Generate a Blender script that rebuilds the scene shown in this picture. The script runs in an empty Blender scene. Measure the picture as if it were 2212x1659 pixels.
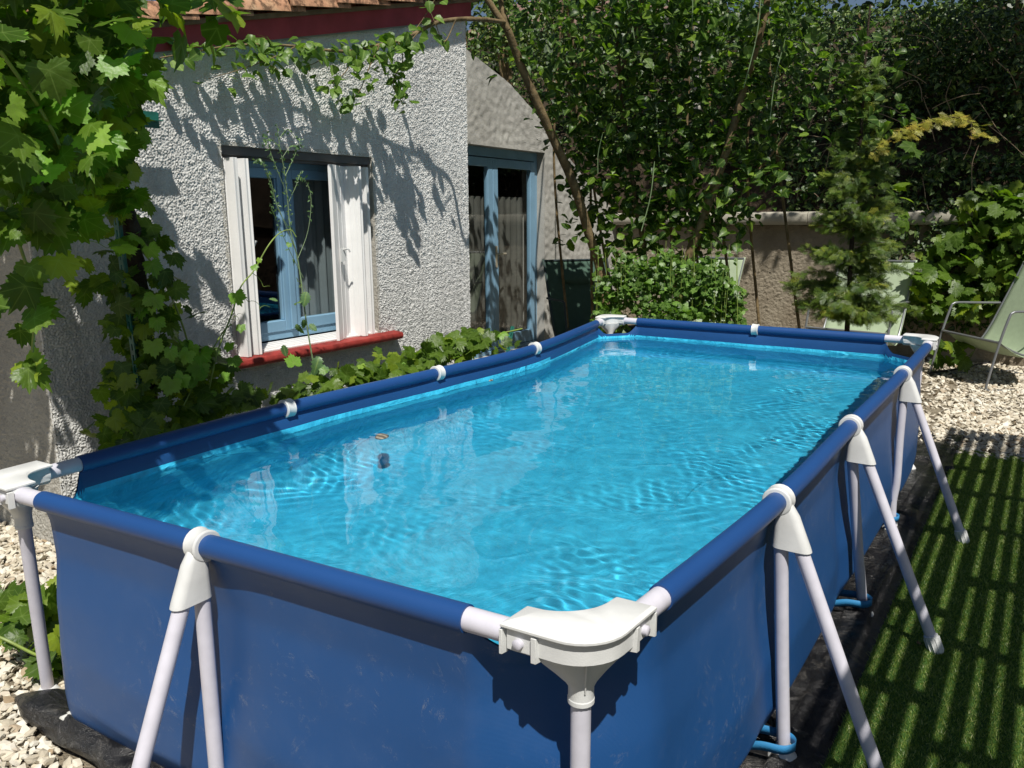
import bpy, math, random
import numpy as np
from mathutils import Vector, Matrix
PI = math.pi
rng = np.random.default_rng(7)
random.seed(7)
scene = bpy.context.scene
COL = scene.collection

# ------------------------------------------------------------------ camera
CP = np.array([.562, -1.058, 1.50])
yaw, pit, rol = [math.radians(a) for a in (-34.214, 11.942, -.365)]
F0, W0, H0 = 1694.66, 2212.0, 1659.0
fw = np.array([math.cos(pit)*math.sin(yaw), math.cos(pit)*math.cos(yaw), -math.sin(pit)])
r_ = np.array([math.cos(yaw), -math.sin(yaw), 0.0]); u_ = np.cross(r_, fw)
RR = r_*math.cos(rol)+u_*math.sin(rol); UU = -r_*math.sin(rol)+u_*math.cos(rol)
cam = bpy.data.cameras.new('camera'); camo = bpy.data.objects.new('camera', cam); COL.objects.link(camo)
cam.sensor_width = 36; cam.lens = F0/W0*36; cam.clip_start = .02; cam.clip_end = 500
m = Matrix(((RR[0], UU[0], -fw[0], CP[0]), (RR[1], UU[1], -fw[1], CP[1]), (RR[2], UU[2], -fw[2], CP[2]), (0, 0, 0, 1)))
camo.matrix_world = m
scene.camera = camo

def at(x, y, X=None, Y=None, Z=None):
    """point of the real plane X=, Y= or Z= that is seen at survey mark x, y"""
    d = fw+RR*(x-W0/2)/F0-UU*(y-H0/2)/F0
    if X is not None: k = (X-CP[0])/d[0]
    elif Y is not None: k = (Y-CP[1])/d[1]
    else: k = (Z-CP[2])/d[2]
    return CP+d*k

# ------------------------------------------------------------------ world, sun
SUN = Vector((.42, -.45, 1.0)).normalized()
world = bpy.data.worlds.new('World'); scene.world = world; world.use_nodes = True
nt = world.node_tree; nt.nodes.clear()
sky = nt.nodes.new('ShaderNodeTexSky'); sky.sky_type = 'NISHITA'; sky.sun_disc = False
sky.sun_elevation = math.asin(SUN.z); sky.sun_rotation = math.atan2(SUN.x, SUN.y)
sky.altitude = 200; sky.air_density = 1.0; sky.dust_density = 1.0; sky.ozone_density = 1.0
bg = nt.nodes.new('ShaderNodeBackground'); bg.inputs[1].default_value = .05
wo = nt.nodes.new('ShaderNodeOutputWorld'); nt.links.new(sky.outputs[0], bg.inputs[0]); nt.links.new(bg.outputs[0], wo.inputs[0])
sl = bpy.data.lights.new('sun', 'SUN'); sl.energy = 5.0; sl.angle = math.radians(.53); sl.color = (1, .955, .88)
so = bpy.data.objects.new('sun', sl); COL.objects.link(so); so.location = (4, -5, 8)
so.rotation_euler = SUN.to_track_quat('Z', 'Y').to_euler()
try:
    sl.cycles.is_caustics_light = True
except Exception: pass
vs = scene.view_settings; vs.view_transform = 'Standard'; vs.look = 'None'; vs.exposure = 0.15; vs.gamma = 1.0
scene.display_settings.display_device = 'sRGB'
cy = scene.cycles
cy.max_bounces = 8; cy.diffuse_bounces = 3; cy.glossy_bounces = 3; cy.transmission_bounces = 6; cy.transparent_max_bounces = 8
cy.caustics_reflective = False; cy.caustics_refractive = True
cy.use_denoising = True
cy.sample_clamp_indirect = 4

# ------------------------------------------------------------------ helpers
def tag(o, label=None, cat=None, group=None, kind=None):
    if label: o['label'] = label
    if cat: o['category'] = cat
    if group: o['group'] = group
    if kind: o['kind'] = kind
    return o
def empty(name, loc, label, cat, group=None):
    o = bpy.data.objects.new(name, None); COL.objects.link(o); o.location = loc; o.empty_display_size = .1
    return tag(o, label, cat, group)
def npmesh(name, V, polys, mats, parent=None, smooth=True, matidx=None, attrs=None, counts=None):
    """V Nx3 array, polys = MxK int array (or flat with counts)"""
    V = np.asarray(V, dtype=np.float32)
    me = bpy.data.meshes.new(name)
    if counts is None:
        polys = np.asarray(polys, dtype=np.int32); M, K = polys.shape
        flat = polys.ravel(); starts = np.arange(M, dtype=np.int32)*K; counts = np.full(M, K, dtype=np.int32)
    else:
        flat = np.asarray(polys, dtype=np.int32); counts = np.asarray(counts, dtype=np.int32); M = len(counts)
        starts = np.concatenate([[0], np.cumsum(counts)[:-1]]).astype(np.int32)
    me.vertices.add(len(V)); me.vertices.foreach_set('co', V.ravel())
    me.loops.add(len(flat)); me.loops.foreach_set('vertex_index', flat)
    me.polygons.add(M); me.polygons.foreach_set('loop_start', starts)
    me.polygons.foreach_set('use_smooth', np.full(M, bool(smooth)))
    if not isinstance(mats, (list, tuple)): mats = [mats]
    for mm in mats: me.materials.append(mm)
    if matidx is not None: me.polygons.foreach_set('material_index', np.asarray(matidx, dtype=np.int32))
    if attrs:
        for k, a in attrs.items():
            at_ = me.attributes.new(k, 'FLOAT', 'POINT'); at_.data.foreach_set('value', np.asarray(a, dtype=np.float32))
    me.update(calc_edges=True); me.validate()
    o = bpy.data.objects.new(name, me); COL.objects.link(o)
    if parent is not None:
        o.parent = parent
        o.matrix_parent_inverse = Matrix.Translation(-Vector(absloc(parent)))
    return o
def absloc(o):
    v = Vector(o.location)
    if o.parent is not None: v = v+Vector(absloc(o.parent)) if o.matrix_parent_inverse == Matrix.Identity(4) else Vector((0, 0, 0))
    return v
class MB:
    """collects shapes into one mesh"""
    def __init__(s): s.V = []; s.F = []; s.n = 0
    def add(s, V, Fc):
        V = [tuple(float(c) for c in v) for v in V]
        s.V += V; s.F += [tuple(i+s.n for i in f) for f in Fc]; s.n += len(V); return s
    def box(s, a, b, M=None):
        x0, y0, z0 = a; x1, y1, z1 = b
        V = [(x0, y0, z0), (x1, y0, z0), (x1, y1, z0), (x0, y1, z0), (x0, y0, z1), (x1, y0, z1), (x1, y1, z1), (x0, y1, z1)]
        if M is not None: V = [tuple(M @ Vector(v)) for v in V]
        return s.add(V, [(0, 3, 2, 1), (4, 5, 6, 7), (0, 1, 5, 4), (1, 2, 6, 5), (2, 3, 7, 6), (3, 0, 4, 7)])
    def tube(s, P, r, seg=12, cap=True, sq=None):
        P = [np.array(p, float) for p in P]; n = len(P)
        if not hasattr(r, '__len__'): r = [r]*n
        T = []
        for i in range(n):
            t = P[min(i+1, n-1)]-P[max(i-1, 0)]; T.append(t/(np.linalg.norm(t)+1e-12))
        a = np.array([0, 0, 1.0]) if abs(T[0][2]) < .9 else np.array([1.0, 0, 0])
        N = np.cross(T[0], a); N /= np.linalg.norm(N)
        V = []; Fc = []
        for i in range(n):
            N = N-T[i]*(N@T[i]); N /= (np.linalg.norm(N)+1e-12); B = np.cross(T[i], N)
            for k in range(seg):
                q = 2*PI*k/seg; V.append(P[i]+r[i]*(math.cos(q)*N+math.sin(q)*B))
        for i in range(n-1):
            for k in range(seg):
                Fc.append((i*seg+k, i*seg+(k+1) % seg, (i+1)*seg+(k+1) % seg, (i+1)*seg+k))
        if cap:
            Fc.append(tuple(range(seg))[::-1]); Fc.append(tuple((n-1)*seg+k for k in range(seg)))
        return s.add(V, Fc)
    def loft(s, rings, cap=True, closed=True):
        k = len(rings[0]); V = [p for r in rings for p in r]; Fc = []
        for i in range(len(rings)-1):
            for j in range(k if closed else k-1):
                Fc.append((i*k+j, i*k+(j+1) % k, (i+1)*k+(j+1) % k, (i+1)*k+j))
        if cap: Fc.append(tuple(range(k))[::-1]); Fc.append(tuple((len(rings)-1)*k+j for j in range(k)))
        return s.add(V, Fc)
    def build(s, name, mat, parent=None, smooth=True, bevel=0):
        flat = [i for f in s.F for i in f]; cnt = [len(f) for f in s.F]
        o = npmesh(name, np.array(s.V), flat, mat, parent, smooth, counts=cnt)
        if bevel:
            b = o.modifiers.new('bevel', 'BEVEL'); b.width = bevel; b.segments = 2; b.limit_method = 'ANGLE'; b.angle_limit = math.radians(35)
        if smooth:
            sharpen(o.data)
        return o
def sharpen(me, ang=42):
    # mark sharp edges so that smooth shading keeps corners
    import bmesh
    bm = bmesh.new(); bm.from_mesh(me)
    for e in bm.edges:
        if len(e.link_faces) == 2 and e.link_faces[0].normal.angle(e.link_faces[1].normal, 0) > math.radians(ang): e.smooth = False
    bm.to_mesh(me); bm.free()
def smoothpath(P, n=8):
    """Catmull-Rom through the points"""
    P = [np.array(p, float) for p in P]; Q = [2*P[0]-P[1]]+P+[2*P[-1]-P[-2]]; out = []
    for i in range(1, len(Q)-2):
        for k in range(n):
            t = k/n; a, b, c, d = Q[i-1:i+3]
            out.append(.5*((2*b)+(-a+c)*t+(2*a-5*b+4*c-d)*t*t+(-a+3*b-3*c+d)*t**3))
    out.append(P[-1]); return out

# ------------------------------------------------------------------ materials
def mat(name):
    m_ = bpy.data.materials.new(name); m_.use_nodes = True; n = m_.node_tree; b = n.nodes['Principled BSDF']; return m_, n, b
def N(n, t, **k):
    x = n.nodes.new(t)
    for a, v in k.items():
        if a.startswith('i_'):
            key = a[2:]; key = int(key) if key.isdigit() else key.replace('_', ' ')
            x.inputs[key].default_value = v
        else: setattr(x, a, v)
    return x
def ramp(n, src, stops):
    r = n.nodes.new('ShaderNodeValToRGB'); e = r.color_ramp.elements
    while len(e) < len(stops): e.new(.5)
    for i, (p, c) in enumerate(stops):
        e[i].position = p; e[i].color = (c[0], c[1], c[2], 1) if hasattr(c, '__len__') else (c, c, c, 1)
    n.links.new(src, r.inputs[0]); return r
def noise(n, sc, det=4, rough=.55, vec=None, dist=0):
    x = N(n, 'ShaderNodeTexNoise'); x.inputs['Scale'].default_value = sc; x.inputs['Detail'].default_value = det
    x.inputs['Roughness'].default_value = rough; x.inputs['Distortion'].default_value = dist
    if vec is None:
        tc = N(n, 'ShaderNodeTexCoord'); vec = tc.outputs['Object']
    n.links.new(vec, x.inputs['Vector']); return x
def bump(n, b, h, dist=.01, st=1.0):
    x = N(n, 'ShaderNodeBump'); x.inputs['Distance'].default_value = dist; x.inputs['Strength'].default_value = st
    n.links.new(h, x.inputs['Height']); n.links.new(x.outputs[0], b.inputs['Normal']); return x
def simple(name, col, rough=.5, spec=.5, metal=0, var=.12, sc=8, bsc=0, bd=.001):
    m_, n, b = mat(name); b.inputs['Roughness'].default_value = rough; b.inputs['Specular IOR Level'].default_value = spec; b.inputs['Metallic'].default_value = metal
    t = noise(n, sc, 5)
    r = ramp(n, t.outputs[0], [(.3, [c*(1-var) for c in col]), (.7, [min(1, c*(1+var)) for c in col])]); n.links.new(r.outputs[0], b.inputs['Base Color'])
    if bsc: bump(n, b, noise(n, bsc, 3).outputs[0], bd)
    return m_
def stucco_mat(name, c0, c1, bsc=90, bd=.004, stain=None):
    m_, n, b = mat(name); b.inputs['Roughness'].default_value = .95; b.inputs['Specular IOR Level'].default_value = .2
    t = noise(n, 3.0, 6, .6); t2 = noise(n, 160, 3)
    r = ramp(n, t.outputs[0], [(.3, c0), (.7, c1)])
    mx = N(n, 'ShaderNodeMix', data_type='RGBA', blend_type='MULTIPLY'); mx.inputs[0].default_value = .5
    r2 = ramp(n, t2.outputs[0], [(.3, .6), (.6, 1.0)])
    n.links.new(r.outputs[0], mx.inputs[6]); n.links.new(r2.outputs[0], mx.inputs[7]); n.links.new(mx.outputs[2], b.inputs['Base Color'])
    if stain:
        tc = N(n, 'ShaderNodeTexCoord'); mp = N(n, 'ShaderNodeMapping'); mp.inputs['Scale'].default_value = (7, 7, .55); n.links.new(tc.outputs['Object'], mp.inputs[0])
        sv = noise(n, 1.0, 5, .65, mp.outputs[0]); sr = ramp(n, sv.outputs[0], [(.30, .70), (.50, 1.0)]); m3 = N(n, 'ShaderNodeMix', data_type='RGBA', blend_type='MULTIPLY'); m3.inputs[0].default_value = .55
        n.links.new(mx.outputs[2], m3.inputs[6]); n.links.new(sr.outputs[0], m3.inputs[7]); n.links.new(m3.outputs[2], b.inputs['Base Color'])
    t3 = noise(n, bsc, 4, .6); bump(n, b, t3.outputs[0], bd)
    return m_
M = {}
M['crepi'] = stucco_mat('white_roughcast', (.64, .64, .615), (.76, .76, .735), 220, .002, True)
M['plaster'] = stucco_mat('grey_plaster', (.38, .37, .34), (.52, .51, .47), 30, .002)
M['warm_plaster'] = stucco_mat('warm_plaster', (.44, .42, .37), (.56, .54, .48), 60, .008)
M['ochre'] = stucco_mat('ochre_roughcast', (.24, .20, .145), (.37, .325, .25), 60, .01)
M['coping'] = stucco_mat('coping_concrete', (.34, .32, .26), (.46, .43, .36), 40, .002)
M['red_paint'] = simple('red_paint', (.30, .045, .06), .55, .4, var=.25, sc=6, bsc=60, bd=.001)
M['sill_paint'] = simple('sill_paint', (.25, .032, .026), .6, .3, var=.4, sc=14, bsc=30, bd=.003)
M['tile'] = None
m_, n, b = mat('terracotta'); b.inputs['Roughness'].default_value = .9
t = noise(n, 5, 6, .65); t2 = noise(n, 22, 5, .7)
r = ramp(n, t.outputs[0], [(.3, (.34, .16, .09)), (.55, (.50, .28, .16)), (.75, (.46, .36, .22))])
r2 = ramp(n, t2.outputs[0], [(.42, (.10, .085, .06)), (.55, (1, 1, 1))])
mx = N(n, 'ShaderNodeMix', data_type='RGBA', blend_type='MULTIPLY'); mx.inputs[0].default_value = .8
n.links.new(r.outputs[0], mx.inputs[6]); n.links.new(r2.outputs[0], mx.inputs[7]); n.links.new(mx.outputs[2], b.inputs['Base Color']); bump(n, b, t2.outputs[0], .004)
M['tile'] = m_
M['white_plastic'] = simple('white_plastic', (.66, .67, .66), .42, .5, var=.09, sc=14, bsc=300, bd=.0003)
M['white_tube'] = simple('white_tube', (.60, .59, .66), .38, .5, var=.09, sc=16, bsc=400, bd=.0002)
M['pvc'] = simple('white_shutter', (.80, .80, .79), .4, .5, var=.05, sc=6)
M['blue_frame'] = simple('blue_frame', (.20, .36, .50), .4, .5, var=.08, sc=5)
M['dark_grey'] = simple('shutter_box', (.10, .10, .10), .5, .5)
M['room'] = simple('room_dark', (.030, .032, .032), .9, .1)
M['curtain'] = simple('curtain', (.20, .23, .24), .9, .1, var=.15, sc=3)
M['green_metal'] = simple('green_metal', (.012, .12, .09), .4, .6, var=.3, sc=20)
M['chair_metal'] = simple('chair_metal', (.20, .21, .22), .35, .5, metal=.4)
M['chair_dark'] = simple('chair_dark_metal', (.03, .045, .05), .35, .5, metal=.2)
M['bark'] = simple('hazel_bark', (.17, .125, .065), .85, .2, var=.5, sc=14, bsc=40, bd=.006)
M['vine_bark'] = simple('vine_bark', (.055, .042, .032), .95, .1, var=.5, sc=18, bsc=30, bd=.02)
M['pale_bark'] = simple('pale_bark', (.42, .40, .36), .85, .2, var=.4, sc=9, bsc=30, bd=.005)
M['stem'] = simple('green_stem', (.22, .30, .06), .5, .4, var=.3, sc=10)
M['weed_stem'] = simple('weed_stem', (.20, .28, .14), .6, .3, var=.3, sc=10)
M['hose'] = simple('black_rubber', (.02, .02, .022), .5, .5)
M['soil'] = stucco_mat('soil', (.03, .022, .014), (.085, .062, .04), 14, .08)
M['strap'] = simple('blue_webbing', (.03, .20, .42), .6, .3, bsc=300, bd=.001)
M['valve'] = simple('valve_cap', (.62, .62, .58), .5, .5)
M['far_wall'] = stucco_mat('cream_render', (.62, .56, .46), (.74, .68, .58), 10, .01)
M['far_roof'] = simple('far_roof_tiles', (.20, .13, .11), .9, .1, var=.35, sc=6, bsc=8, bd=.05)
M['wood'] = simple('weathered_wood', (.20, .15, .10), .8, .2, var=.3, sc=12)
# glass pane
m_, n, b = mat('window_glass'); b.inputs['Base Color'].default_value = (.8, .9, .9, 1); b.inputs['Roughness'].default_value = .02
b.inputs['Specular IOR Level'].default_value = .5
gl = N(n, 'ShaderNodeBsdfGlossy'); gl.inputs['Roughness'].default_value = .01; gl.inputs['Color'].default_value = (1, 1, 1, 1)
tr = N(n, 'ShaderNodeBsdfTransparent'); tr.inputs['Color'].default_value = (.90, .94, .94, 1)
lw = N(n, 'ShaderNodeLayerWeight'); lw.inputs['Blend'].default_value = .5; pw = N(n, 'ShaderNodeMath', operation='POWER'); pw.inputs[1].default_value = 4.0; n.links.new(lw.outputs['Facing'], pw.inputs[0]); fr = N(n, 'ShaderNodeMath', operation='MULTIPLY_ADD'); fr.inputs[1].default_value = .92; fr.inputs[2].default_value = .07; n.links.new(pw.outputs[0], fr.inputs[0])
ms = N(n, 'ShaderNodeMixShader'); n.links.new(fr.outputs[0], ms.inputs[0]); n.links.new(tr.outputs[0], ms.inputs[1]); n.links.new(gl.outputs[0], ms.inputs[2])
n.links.new(ms.outputs[0], n.nodes['Material Output'].inputs[0]); M['glass'] = m_
# fabric of the pool: navy woven pvc with scuffs
def pvc_fabric(name, c0, c1, scuff=0.0, rough=.42):
    m_, n, b = mat(name); b.inputs['Roughness'].default_value = rough; b.inputs['Specular IOR Level'].default_value = .45
    t = noise(n, 1.6, 5, .6); r = ramp(n, t.outputs[0], [(.3, c0), (.7, c1)]); col = r.outputs[0]
    tc = N(n, 'ShaderNodeTexCoord')
    if scuff:
        mp = N(n, 'ShaderNodeMapping'); mp.inputs['Scale'].default_value = (1, 1, 1); mp.inputs['Rotation'].default_value = (0, .5, 0); n.links.new(tc.outputs['Object'], mp.inputs[0])
        s1 = noise(n, 5.5, 10, .72, mp.outputs[0], 1.5); s2 = noise(n, 26, 9, .75)
        s3 = noise(n, 2.3, 3, .5)
        a = ramp(n, s1.outputs[0], [(.490, 0.0), (.50, 1.0), (.511, 0.0)]); a2 = ramp(n, s2.outputs[0], [(.50, 0.0), (.62, 1.0)]); a3 = ramp(n, s3.outputs[0], [(.45, 0.0), (.62, 1.0)])
        mu = N(n, 'ShaderNodeMath', operation='MULTIPLY'); n.links.new(a.outputs[0], mu.inputs[0]); n.links.new(a2.outputs[0], mu.inputs[1])
        mu2 = N(n, 'ShaderNodeMath', operation='MULTIPLY'); n.links.new(mu.outputs[0], mu2.inputs[0]); n.links.new(a3.outputs[0], mu2.inputs[1])
        # dusty film low and in clouds
        d1 = noise(n, 3.2, 6, .7); dr = ramp(n, d1.outputs[0], [(.5, 0.0), (.8, .05)])
        ad = N(n, 'ShaderNodeMath', operation='ADD'); sm = N(n, 'ShaderNodeMath', operation='MULTIPLY'); sm.inputs[1].default_value = scuff
        n.links.new(mu2.outputs[0], sm.inputs[0]); n.links.new(sm.outputs[0], ad.inputs[0]); n.links.new(dr.outputs[0], ad.inputs[1])
        mx = N(n, 'ShaderNodeMix', data_type='RGBA'); mx.inputs[7].default_value = (.30, .30, .29, 1)
        n.links.new(ad.outputs[0], mx.inputs[0]); n.links.new(col, mx.inputs[6]); col = mx.outputs[2]
    n.links.new(col, b.inputs['Base Color'])
    wv = N(n, 'ShaderNodeTexWave', wave_type='BANDS', bands_direction='Z'); wv.inputs['Scale'].default_value = 130; n.links.new(tc.outputs['Object'], wv.inputs[0])
    bp = bump(n, b, wv.outputs['Fac'], .0002, .5)
    bg_ = noise(n, 3.5, 3, .5); b2 = N(n, 'ShaderNodeBump'); b2.inputs['Distance'].default_value = .008; b2.inputs['Strength'].default_value = .5
    n.links.new(bg_.outputs[0], b2.inputs['Height']); n.links.new(b2.outputs[0], bp.inputs['Normal'])
    return m_
M['navy'] = pvc_fabric('navy_pvc', (.012, .066, .205), (.014, .074, .23), .6)
M['navy_sleeve'] = pvc_fabric('navy_sleeve', (.012, .058, .20), (.014, .066, .22), 0)
M['navy_in'] = pvc_fabric('navy_inner_band', (.010, .060, .19), (.012, .072, .22), 0)
m_, n, b = mat('light_blue_liner'); b.inputs['Roughness'].default_value = .5
t = noise(n, 2.2, 7, .65); t2 = noise(n, 26, 4, .7); 
r = ramp(n, t.outputs[0], [(.3, (.034, .485, .77)), (.7, (.060, .61, .88))]); r2 = ramp(n, t2.outputs[0], [(.3, .78), (.65, 1.08)])
mx = N(n, 'ShaderNodeMix', data_type='RGBA', blend_type='MULTIPLY'); mx.inputs[0].default_value = .8
n.links.new(r.outputs[0], mx.inputs[6]); n.links.new(r2.outputs[0], mx.inputs[7]); n.links.new(mx.outputs[2], b.inputs['Base Color'])
bp = bump(n, b, noise(n, 3.0, 5, .6, None, 1.0).outputs[0], .05, .8); cr_ = ramp(n, noise(n, 1.1, 2, .4, None, .4).outputs[0], [(.488, 0.0), (.5, 1.0), (.512, 0.0)]); b2 = N(n, 'ShaderNodeBump'); b2.inputs['Distance'].default_value = .004; n.links.new(cr_.outputs[0], b2.inputs['Height']); n.links.new(b2.outputs[0], bp.inputs['Normal']); M['liner'] = m_
# black ground sheet
m_, n, b = mat('black_plastic_sheet'); b.inputs['Roughness'].default_value = .24; b.inputs['Specular IOR Level'].default_value = .5
t = noise(n, 9, 8, .75, None, .6); r = ramp(n, t.outputs[0], [(.52, (.012, .012, .013)), (.63, (.05, .048, .045)), (.74, (.22, .20, .18))]); n.links.new(r.outputs[0], b.inputs['Base Color'])
bump(n, b, noise(n, 7, 8, .65, None, 1.2).outputs[0], .05, .8); M['tarp'] = m_
# sling fabric
M['sling'] = simple('sage_sling', (.36, .44, .30), .75, .2, var=.06, sc=20, bsc=500, bd=.0006)
M['sling_dark'] = simple('dark_green_sling', (.055, .10, .075), .75, .2, var=.1, sc=20, bsc=500, bd=.0006)
M['gravel'] = stucco_mat('gravel_bed', (.20, .165, .115), (.36, .31, .23), 35, .04)
def stone_mat():
    m_, n, b = mat('limestone_chips'); b.inputs['Roughness'].default_value = .9
    a = N(n, 'ShaderNodeAttribute', attribute_name='rnd'); r = ramp(n, a.outputs['Fac'], [(0, (.42, .37, .28)), (.4, (.62, .56, .44)), (.8, (.74, .70, .60)), (1, (.36, .27, .17))])
    t = noise(n, 40, 5, .6); r2 = ramp(n, t.outputs[0], [(.3, .72), (.6, 1.0)])
    mx = N(n, 'ShaderNodeMix', data_type='RGBA', blend_type='MULTIPLY'); mx.inputs[0].default_value = .8
    n.links.new(r.outputs[0], mx.inputs[6]); n.links.new(r2.outputs[0], mx.inputs[7]); n.links.new(mx.outputs[2], b.inputs['Base Color']); return m_
M['stone'] = stone_mat()
def leaf_mat(name, ca, cb, cc=None, tr=.35, vein=(.30, .42, .12), rough=.42, veinmix=.7):
    m_, n, b = mat(name); b.inputs['Roughness'].default_value = rough; b.inputs['Specular IOR Level'].default_value = .45
    a = N(n, 'ShaderNodeAttribute', attribute_name='rnd'); st = [(0, ca), (.75, cb)]
    if cc: st.append((1, cc))
    r = ramp(n, a.outputs['Fac'], st)
    t = noise(n, 30, 3); r2 = ramp(n, t.outputs[0], [(.3, .75), (.7, 1.1)])
    mx = N(n, 'ShaderNodeMix', data_type='RGBA', blend_type='MULTIPLY'); mx.inputs[0].default_value = .6
    n.links.new(r.outputs[0], mx.inputs[6]); n.links.new(r2.outputs[0], mx.inputs[7])
    v = N(n, 'ShaderNodeAttribute', attribute_name='vein'); pw = N(n, 'ShaderNodeMath', operation='POWER'); pw.inputs[1].default_value = 9; n.links.new(v.outputs['Fac'], pw.inputs[0])
    ml = N(n, 'ShaderNodeMath', operation='MULTIPLY'); ml.inputs[1].default_value = veinmix; n.links.new(pw.outputs[0], ml.inputs[0])
    m2 = N(n, 'ShaderNodeMix', data_type='RGBA'); m2.inputs[7].default_value = (*vein, 1); n.links.new(ml.outputs[0], m2.inputs[0]); n.links.new(mx.outputs[2], m2.inputs[6])
    n.links.new(m2.outputs[2], b.inputs['Base Color'])
    tl = N(n, 'ShaderNodeBsdfTranslucent'); gm = N(n, 'ShaderNodeMix', data_type='RGBA', blend_type='MULTIPLY'); gm.inputs[0].default_value = 1; gm.inputs[7].default_value = (1.5, 1.7, .5, 1)
    n.links.new(m2.outputs[2], gm.inputs[6]); n.links.new(gm.outputs[2], tl.inputs[0])
    ms = N(n, 'ShaderNodeMixShader'); ms.inputs[0].default_value = tr; n.links.new(b.outputs[0], ms.inputs[1]); n.links.new(tl.outputs[0], ms.inputs[2])
    n.links.new(ms.outputs[0], n.nodes['Material Output'].inputs[0]); bump(n, b, t.outputs[0], .004)
    return m_
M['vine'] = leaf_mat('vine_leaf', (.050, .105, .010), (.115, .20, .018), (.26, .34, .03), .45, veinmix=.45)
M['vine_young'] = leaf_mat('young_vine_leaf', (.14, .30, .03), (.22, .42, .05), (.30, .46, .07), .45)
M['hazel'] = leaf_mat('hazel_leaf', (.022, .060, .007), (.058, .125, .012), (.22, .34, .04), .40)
M['hazel_sun'] = leaf_mat('hazel_sunlit_leaf', (.07, .15, .02), (.13, .23, .03), (.17, .27, .05))  # lit copy of the hazel leaf, sunlight put into brighter greens
M['shrub'] = leaf_mat('currant_leaf', (.035, .09, .012), (.09, .19, .025), (.17, .32, .05))
M['ivy'] = leaf_mat('ivy_leaf', (.014, .038, .008), (.042, .09, .016), (.20, .27, .07), .3)
M['ivy2'] = leaf_mat('bank_leaf', (.018, .045, .008), (.05, .10, .016), (.20, .24, .06), .3)
M['conifer'] = leaf_mat('conifer_spray', (.045, .10, .014), (.18, .24, .03), (.44, .42, .06), .3)
M['conifer_y'] = leaf_mat('yellow_conifer_spray', (.26, .27, .04), (.42, .38, .06), (.5, .36, .07), .25)
M['weed'] = leaf_mat('weed_leaf', (.08, .16, .06), (.12, .22, .09), None, .3)
M['grass'] = leaf_mat('turf_blade', (.08, .16, .025), (.26, .36, .07), (.52, .55, .22), .3)
# water
m_, n, b = mat('pool_water')
n.nodes.remove(b)
MNEE = True
if MNEE:
    rf = N(n, 'ShaderNodeBsdfRefraction'); rf.inputs['IOR'].default_value = 1.333; rf.inputs['Roughness'].default_value = 0; rf.inputs['Color'].default_value = (.97, .99, 1, 1)
    gs = N(n, 'ShaderNodeBsdfGlossy'); gs.inputs['Roughness'].default_value = .0; gs.inputs['Color'].default_value = (1, 1, 1, 1)
    fr = N(n, 'ShaderNodeFresnel'); fr.inputs['IOR'].default_value = 1.333
    ms = N(n, 'ShaderNodeMixShader'); n.links.new(fr.outputs[0], ms.inputs[0]); n.links.new(rf.outputs[0], ms.inputs[1]); n.links.new(gs.outputs[0], ms.inputs[2])
    n.links.new(ms.outputs[0], n.nodes['Material Output'].inputs[0])
M['water'] = m_

# ------------------------------------------------------------------ fft noise for relief
def fftnoise(nx, ny, lo, hi, seed):
    g = np.random.default_rng(seed); f = np.fft.rfft2(g.standard_normal((nx, ny)))
    kx = np.fft.fftfreq(nx)[:, None]; ky = np.fft.rfftfreq(ny)[None, :]; k = np.sqrt(kx*kx+ky*ky)
    a = np.exp(-((k-(lo+hi)/2)/((hi-lo)/2))**2); a[0, 0] = 0
    h = np.fft.irfft2(f*a, s=(nx, ny)); return h/h.std()
TEX = .0040
CREPI = fftnoise(1024, 1024, .16, .60, 3)+.22*fftnoise(1024, 1024, .02, .14, 4)
CREPI = np.clip(CREPI, -1.0, 2.4)
FINE = fftnoise(1024, 1024, .01, .06, 5)+.5*fftnoise(1024, 1024, .08, .3, 6)
def samp(T, u, v):
    a = (u/TEX) % 1024; b_ = (v/TEX) % 1024; i = a.astype(int); j = b_.astype(int); fa = a-i; fb = b_-j
    i1 = (i+1) % 1024; j1 = (j+1) % 1024; i %= 1024; j %= 1024
    return T[i, j]*(1-fa)*(1-fb)+T[i1, j]*fa*(1-fb)+T[i, j1]*(1-fa)*fb+T[i1, j1]*fa*fb
class Patches:
    """relief wall made of rectangular patches; frame: origin + u*U + v*V, relief along Nn"""
    def __init__(s, O, U, Vv, Nn): s.O, s.U, s.Vv, s.N = [np.array(a, float) for a in (O, U, Vv, Nn)]; s.V = []; s.F = []; s.n = 0
    def add(s, u0, u1, v0, v1, step, T, amp):
        f0 = v0 if callable(v0) else (lambda u: np.full_like(u, v0)); f1 = v1 if callable(v1) else (lambda u: np.full_like(u, v1))
        nu = max(2, int((u1-u0)/step)); us = np.linspace(u0, u1, nu+1); h = float(np.max(f1(us)-f0(us))); nv = max(2, int(h/step)); ts = np.linspace(0, 1, nv+1)
        Ug, Tg = np.meshgrid(us, ts, indexing='ij'); Vg = f0(Ug)*(1-Tg)+f1(Ug)*Tg
        D = samp(T, Ug+3.3, Vg+1.7)*amp
        P = s.O+Ug[..., None]*s.U+Vg[..., None]*s.Vv+D[..., None]*s.N
        idx = np.arange((nu+1)*(nv+1)).reshape(nu+1, nv+1)+s.n
        s.V.append(P.reshape(-1, 3)); s.F.append(np.stack([idx[:-1, :-1], idx[1:, :-1], idx[1:, 1:], idx[:-1, 1:]], -1).reshape(-1, 4)); s.n += (nu+1)*(nv+1)
    def build(s, name, mt, parent=None, flip=False):
        F_ = np.concatenate(s.F);
        if flip: F_ = F_[:, ::-1]
        return npmesh(name, np.concatenate(s.V), F_, mt, parent)

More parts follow.
